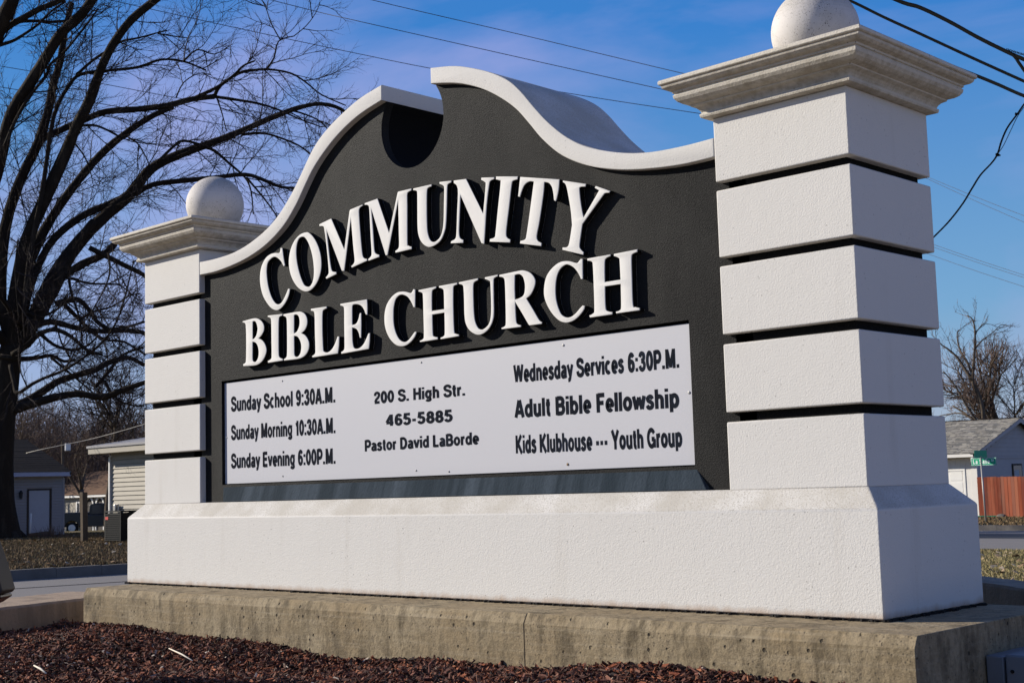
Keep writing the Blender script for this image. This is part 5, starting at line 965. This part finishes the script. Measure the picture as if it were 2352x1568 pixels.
# white house on the right
C3 = Vector((-18.76, 50.6, 0)); z3 = gz(C3.x, C3.y) + .16
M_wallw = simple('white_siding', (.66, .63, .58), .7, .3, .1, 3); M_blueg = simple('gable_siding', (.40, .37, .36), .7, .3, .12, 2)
hw = thing('house', 'white house with grey shingle roof and white garage door behind the street sign', 'house', (C3.x - 4, C3.y + 4, z3))
H('wall', M_wallw, hw, C3.x - 9, C3.x - .02, C3.y + .02, C3.y + 8, z3 - .3, 1.28)
H('side_wall', M_blueg, hw, C3.x - .018, C3.x, C3.y + .05, C3.y + 8, z3 - .3, 1.27)
H('corner_trim', M_wallw, hw, C3.x - .25, C3.x + .012, C3.y - .02, C3.y + .048, z3, 1.26)
for q in range(14):
    x1_ = C3.x - .26 - q * .22
    H('wall_board', M_wallw, hw, x1_ - .212, x1_, C3.y - .004, C3.y + .018, z3 if x1_ < -25 or x1_ > -19.30 else .80, 1.26)
gd = H('garage_door', M_whitep, hw, -22.0, -19.36, C3.y + .0, C3.y + .014, z3, .70)
df = MB(); df.box(-22.1, -19.28, C3.y - .03, C3.y - .006, .705, .79); df.box(-19.355, -19.28, C3.y - .03, C3.y - .006, z3, .704); df.build('door_frame', M_whitep, hw)
for rr in range(4):
    for cc in range(4):
        px_ = H('door_panel', M_whitep, gd, -22.0 + .66 * cc + .06, -22.0 + .66 * cc + .60, C3.y - .012, C3.y - .001, z3 + .07 + rr * .50, z3 + .48 + rr * .50); px_.location = (0, 0, 0)
EY = C3.y - .5; EZ = 1.29
H('fascia', M_wallw, hw, C3.x - 9.3, C3.x + .12, EY - .03, EY, EZ - .02, EZ + .12)
H('soffit', M_wallw, hw, C3.x - 9.3, C3.x + .1, EY + .002, C3.y + .0, EZ - .01, EZ + .01)
H('bracket', M_whitep, hw, on(2232, 1055, 1, EY).x - .05, on(2232, 1055, 1, EY).x + .05, EY - .0, EY + .3, EZ - .22, EZ - .022)
RYR = C3.y + 4.0; RZR = EZ + .12 + 1.55
M_shg = Mat('grey_shingle', (.20, .19, .165), .95, .1); M_shg.mix(M_shg.mul(M_shg.attr(), 1.0), (.2, .2, .2)); 
k = Mat('grey_shingles', (.2, .19, .17), .95, .1); k.mix(1.0, k.attr()); k.bump(k.noise(30, 4), .01); M_sh = k.done()
b = MB(); rows = 38
for s_ in (0, 1):
    for q in range(rows):
        f0, f1 = q / rows, (q + 1) / rows + .008
        ya, za_ = EY - .05 + (RYR - EY + .05) * f0, EZ + .13 + (RZR - EZ - .13) * f0; yb_, zb_ = EY - .05 + (RYR - EY + .05) * f1, EZ + .13 + (RZR - EZ - .13) * f1
        if s_: ya, yb_ = 2 * RYR - ya, 2 * RYR - yb_
        x = C3.x - 9.3 + R.uniform(-.2, 0)
        while x < C3.x + .28:
            x1_ = min(x + R.uniform(.12, .34), C3.x + .3); t_ = R.uniform(.015, .04); c = R.choice([(.20, .185, .16), (.155, .145, .13), (.24, .22, .19), (.13, .125, .115), (.28, .26, .22)])
            b.add([(x, ya, za_), (x1_ - .01, ya, za_), (x1_ - .01, yb_, zb_), (x, yb_, zb_), (x, ya, za_ + t_), (x1_ - .01, ya, za_ + t_), (x1_ - .01, yb_, zb_ + .006), (x, yb_, zb_ + .006)], [(0, 3, 2, 1), (4, 5, 6, 7), (0, 1, 5, 4), (1, 2, 6, 5), (2, 3, 7, 6), (3, 0, 4, 7)], c); x = x1_
tag(b.build('roof_shingles', M_sh, hw), kind='stuff')
H('ridge_cap', M_roofd, hw, C3.x - 9.3, C3.x + .3, RYR - .06, RYR + .06, RZR + .0, RZR + .045)
b = MB(); b.prism([(C3.y + .02, EZ), (C3.y + 7.98, EZ), (RYR, RZR - .06)], 0, C3.x - .2, C3.x - .019); b.build('gable', M_blueg, hw, recalc=True)
nb_ = 8
for q in range(nb_):
    z0 = EZ + .02 + q * .19; wd_ = 4.0 * (1 - (z0 + .19 - EZ) / (RZR - EZ)) - .1
    if wd_ > .2: H('gable_board', M_blueg, hw, C3.x - .0185, C3.x + .0, RYR - wd_, RYR + wd_, z0, z0 + .182)
H('trim_band', M_blueg, hw, C3.x + .001, C3.x + .03, C3.y + .05, C3.y + 7.9, EZ - .09, EZ + .0)
for sg in (1, -1):
    b = MB(); ye = RYR - sg * (RYR - EY + .05); b.prism([(ye, EZ + .0), (ye, EZ + .125), (RYR, RZR - .005), (RYR, RZR - .19)], 0, C3.x + .24, C3.x + .28); b.build('rake_board', M_blueg, hw, recalc=True)
    b = MB(); b.prism([(ye, EZ + .10), (ye, EZ + .122), (RYR, RZR - .008), (RYR, RZR - .03)], 0, C3.x + .001, C3.x + .239); b.build('rake_soffit', M_roofd, hw, recalc=True)
wz0, wz1 = .05, .96; wy0, wy1 = on(2323.5, 1070, 0, C3.x).y, on(2345, 1070, 0, C3.x).y
wn = H('window', M_brown, hw, C3.x + .001, C3.x + .05, wy0, wy1, wz0, wz1)
p_ = H('pane', M_glass, wn, C3.x + .051, C3.x + .056, wy0 + .07, wy1 - .07, wz0 + .07, wz1 - .08); p_.location = (0, 0, 0)
p_ = H('curtain', M_curtain, wn, C3.x + .0565, C3.x + .059, wy0 + .12, wy0 + (wy1 - wy0) * .62, wz0 + .07, wz1 - .28); p_.location = (0, 0, 0)
# red plank fence
FY2 = 50.52; fx0 = -19.3; zf3 = gz(-18, FY2) + .16
fe = thing('fence', 'red brown vertical plank fence right of the white house', 'fence', (-14, FY2, zf3))
cols = [(.27, .062, .028), (.22, .050, .024), (.31, .085, .042), (.17, .042, .025), (.26, .095, .058), (.33, .11, .058)]
FM = []
for i, c in enumerate(cols):
    k = Mat('fence_plank', c, .85, .2); k.mix(k.mul(k.ramp(k.noise(5, 5, .6, (1, 1, .12)), .45, .7), .7), tuple(v * .45 for v in c)); k.mix(k.mul(k.ramp(k.noise(3, 3, .6, (1, 1, .3)), .5, .8), .3), (.28, .18, .13)); FM.append(k.done())
x = -18.74; i = 0
while x < -8:
    wd_ = .138 + R.uniform(-.004, .004); tp = .43 - (x + 18.7) * .02 + R.uniform(-.012, .012)
    H('plank', R.choice(FM), fe, x, x + wd_, FY2 + R.uniform(-.006, .006), FY2 + .022, zf3 - .05, tp); x += wd_ + .007
for z_ in (zf3 + .35, zf3 + 1.4): H('rail', FM[1], fe, -18.74, -8, FY2 + .03, FY2 + .07, z_, z_ + .09)
# street sign
SP = gbase(2264, 52); SP = Vector((-14.94, 43.05, gz(-14.94, 43.05) + .16))
ss = thing('street_sign', 'green street name sign on a thin metal post by the far kerb', 'street sign', tuple(SP))
M_post = simple('galvanised', (.30, .28, .26), .5, .4, .2, 5, .3); M_green = simple('sign_green', (.01, .30, .16), .5, .3, .1); M_refl = simple('sign_white', (.72, .75, .72), .5, .3, 0)
b = MB(); b.tube([SP - Vector((0, 0, .2)), Vector((SP.x - .04, SP.y, .90))], .032, 8); b.build('post', M_post, ss, smooth=True)
c0 = on(2230.5, 1059, 1, SP.y); c1 = on(2288.5, 1060.5, 1, SP.y); hw_ = .135
def blade(P0, P1, zc, hh, name, yoff=0):
    d_ = (P1 - P0); d_.z = 0; ln = d_.length; an = math.atan2(d_.y, d_.x)
    M = Matrix.Translation((P0.x, P0.y, zc)) @ Matrix.Rotation(an, 4, 'Z')
    b = MB(); b.box(0, ln, -.004, .004, -hh, hh, M); o = b.build(name, M_green, ss); bevel(o, .0015, 1)
    return o, M, ln
zc = (c0.z + c1.z) / 2
bl, BM, bln = blade(c0, c1, zc, hw_, 'name_plate')
b = MB(); t_ = .009
b.box(.012, bln - .012, -.0062, -.0045, hw_ - .012 - t_, hw_ - .012, BM); b.box(.012, bln - .012, -.0062, -.0045, -hw_ + .012, -hw_ + .012 + t_, BM); b.box(.012, .012 + t_, -.0062, -.0045, -hw_ + .0265, hw_ - .0265, BM); b.box(bln - .012 - t_, bln - .012, -.0062, -.0045, -hw_ + .0265, hw_ - .0265, BM)
bo = b.build('border', M_refl, bl); bo.location = (0, 0, 0)
for txt, a0_, a1_, hh in (('La Salle', .07, .76, .165), ('St', .80, .91, .085)):
    fn = lambda u, v, q: tuple(BM @ Vector((bln * (a0_ + (a1_ - a0_) * u), -.0050 - .0004 * q, v * hh - (.072 if hh > .1 else .0))))
    o = text_mb(txt, fn, wgt=.18, track=.09).build('lettering', M_refl); o.parent = bl
e0 = on(2247, 1040, 1, SP.y + .25); e1 = on(2268, 1040, 1, SP.y - .45)
blade(Vector((SP.x - .10, SP.y - .38, 0)), Vector((SP.x - .0, SP.y + .42, 0)), zc + .28, .13, 'cross_plate')
b = MB(); b.tube([Vector((SP.x - .04, SP.y, zc - .2)), Vector((SP.x - .045, SP.y, zc + .2))], .025, 8); b.build('bracket', M_post, ss)
# hose / low things at fence foot
b = MB(); hp = [at(2246 + q * 6, 1194.5 + 1.2 * math.sin(q * 1.3), 60.5) for q in range(8)]
for q in hp: q.z = gz(q.x, q.y) + .22
b.tube(hp, .03, 6); tag(b.build('garden_hose', M_green), 'green garden hose lying at the foot of the red fence', 'hose')
for (px, s_, lab) in ((2300, .17, 'pale rock at the foot of the red fence below the street sign'), (2330, .2, 'larger rock near the right end of the red fence')):
    q = at(px, 1190, 60.5); q.z = gz(q.x, q.y) + .2; bm = bmesh.new(); bmesh.ops.create_icosphere(bm, subdivisions=2, radius=s_)
    for v in bm.verts: v.co = Vector((v.co.x * 1.3, v.co.y, v.co.z * .7)) * R.uniform(.85, 1.12)
    me = bpy.data.meshes.new('rock'); bm.to_mesh(me); bm.free(); me.materials.append(M_kerb); o = link('rock', me); o.location = q; tag(o, lab, 'rock')

# ------------------------------------------------------------------ wires
def wire(pts, d0, d1, rpx, m, label, cat='cable', group=None, sub=6, name='cable'):
    n = len(pts); P3 = [at(x, y, d0 + (d1 - d0) * i / (n - 1)) for i, (x, y) in enumerate(pts)]
    P3 = smooth_path(P3, sub); b = MB(); b.tube(P3, [rpx / FPX * (d0 + (d1 - d0) * i / (len(P3) - 1)) for i in range(len(P3))], 6)
    return tag(b.build(name, m, smooth=True), label, cat, group)
G_ = 'overhead wires'
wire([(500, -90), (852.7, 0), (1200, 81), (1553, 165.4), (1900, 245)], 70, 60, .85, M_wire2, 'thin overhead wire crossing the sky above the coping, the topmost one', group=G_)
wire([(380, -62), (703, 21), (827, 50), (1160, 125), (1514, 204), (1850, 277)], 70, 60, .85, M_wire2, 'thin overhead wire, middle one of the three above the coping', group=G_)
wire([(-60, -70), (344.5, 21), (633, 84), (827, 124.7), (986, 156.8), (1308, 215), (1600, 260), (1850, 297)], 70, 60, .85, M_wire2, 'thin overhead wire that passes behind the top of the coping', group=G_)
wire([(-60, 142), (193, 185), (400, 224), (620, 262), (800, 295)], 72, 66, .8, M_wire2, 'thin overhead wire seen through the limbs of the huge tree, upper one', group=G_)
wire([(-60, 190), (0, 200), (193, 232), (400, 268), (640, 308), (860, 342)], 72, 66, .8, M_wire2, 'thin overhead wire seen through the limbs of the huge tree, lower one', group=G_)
wire([(1900, -72), (2058, 0), (2113, 17.8), (2180, 50), (2246.8, 86.9), (2318, 122), (2352, 137), (2450, 180)], 34, 26, 4.6, M_wire, 'thick twisted black cable at the top right corner', group=G_)
wire([(2314, 120), (2330, 130), (2344, 150), (2365, 176), (2420, 215)], 28.2, 26, 3.4, M_wire, 'black cable branching down from the thick twisted one', group=G_)
b = MB()
for q in range(60):
    f = q / 59; p = at(2312 + 60 * f, 117 + 19 * f, 28.5 - 1 * f) + UP * (.03 + .02 * math.sin(q * 1.9)) + RIGHT * .02 * math.cos(q * 1.9); b.v.append(tuple(p))
pts_ = [Vector(v) for v in b.v]; b.v = []; b.tube(pts_, .006, 5); tag(b.build('wire_tie', M_wire), 'wire tie wound round the thick cable at the right edge', 'cable', G_)
wire([(1850, -42), (1948, 0), (2030, 40), (2113, 78), (2230, 132), (2352, 187), (2450, 230)], 36, 28, 3.6, M_wire, 'straight thick black cable passing just above the right cap', group=G_)
wire([(2130, 130), (2242, 174), (2291, 194), (2320, 207), (2352, 220.6), (2450, 258)], 36, 30, 4.0, M_wire, 'thick black cable emerging from behind the right end of the cap', group=G_)
wire([(2372, 215), (2352, 240), (2336, 263), (2313.6, 294), (2300, 325), (2291, 354), (2278, 374), (2252, 402), (2233, 432), (2211, 468), (2180, 508), (2146, 543), (2110, 578)], 26, 34, 2.0, M_wire, 'sagging black service cable dropping from the right edge to the pillar', group=G_)
wire([(2352, 246), (2337, 268), (2320, 303), (2305, 334), (2293, 352)], 26.5, 28.5, .8, M_wire, 'fine support wire alongside the sagging service cable', group=G_)
b = MB()
for x, y in ((2335.5, 262), (2291, 355), (2294, 357)):
    p = at(x, y, 27); b.tube([p - RIGHT * .03, p + RIGHT * .035], [.03, .012], 6)
tag(b.build('cable_clamp', M_wire), 'small black clamps on the sagging service cable', 'cable', G_)
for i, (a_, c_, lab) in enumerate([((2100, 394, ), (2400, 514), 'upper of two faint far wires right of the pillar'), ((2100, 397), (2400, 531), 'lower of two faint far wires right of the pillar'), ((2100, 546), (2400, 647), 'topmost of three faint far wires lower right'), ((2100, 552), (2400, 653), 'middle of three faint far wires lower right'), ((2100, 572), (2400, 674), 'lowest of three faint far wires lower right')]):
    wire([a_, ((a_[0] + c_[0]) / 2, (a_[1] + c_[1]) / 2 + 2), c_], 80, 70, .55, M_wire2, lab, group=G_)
wire([(60, 1040), (103, 1030), (200, 1010), (262, 994), (331, 974), (400, 953)], 44, 40, .75, M_wirew, 'pale service cable sloping down toward the grey garage', group=G_)
up0 = gbase(143, 84); b = MB(); utp = thing('utility_pole', 'far wooden utility pole with white transformer between the garage and the beige house', 'pole', tuple(up0))
b.tube([up0, up0 + Vector((0, 0, 5.4))], .07, 8); b.build('pole', M_bark2, utp); tpz = up0 + Vector((.2, .2, 4.85)); b = MB(); b.tube([tpz, tpz + Vector((0, 0, .42))], .17, 12); b.build('transformer', M_whitep, utp)
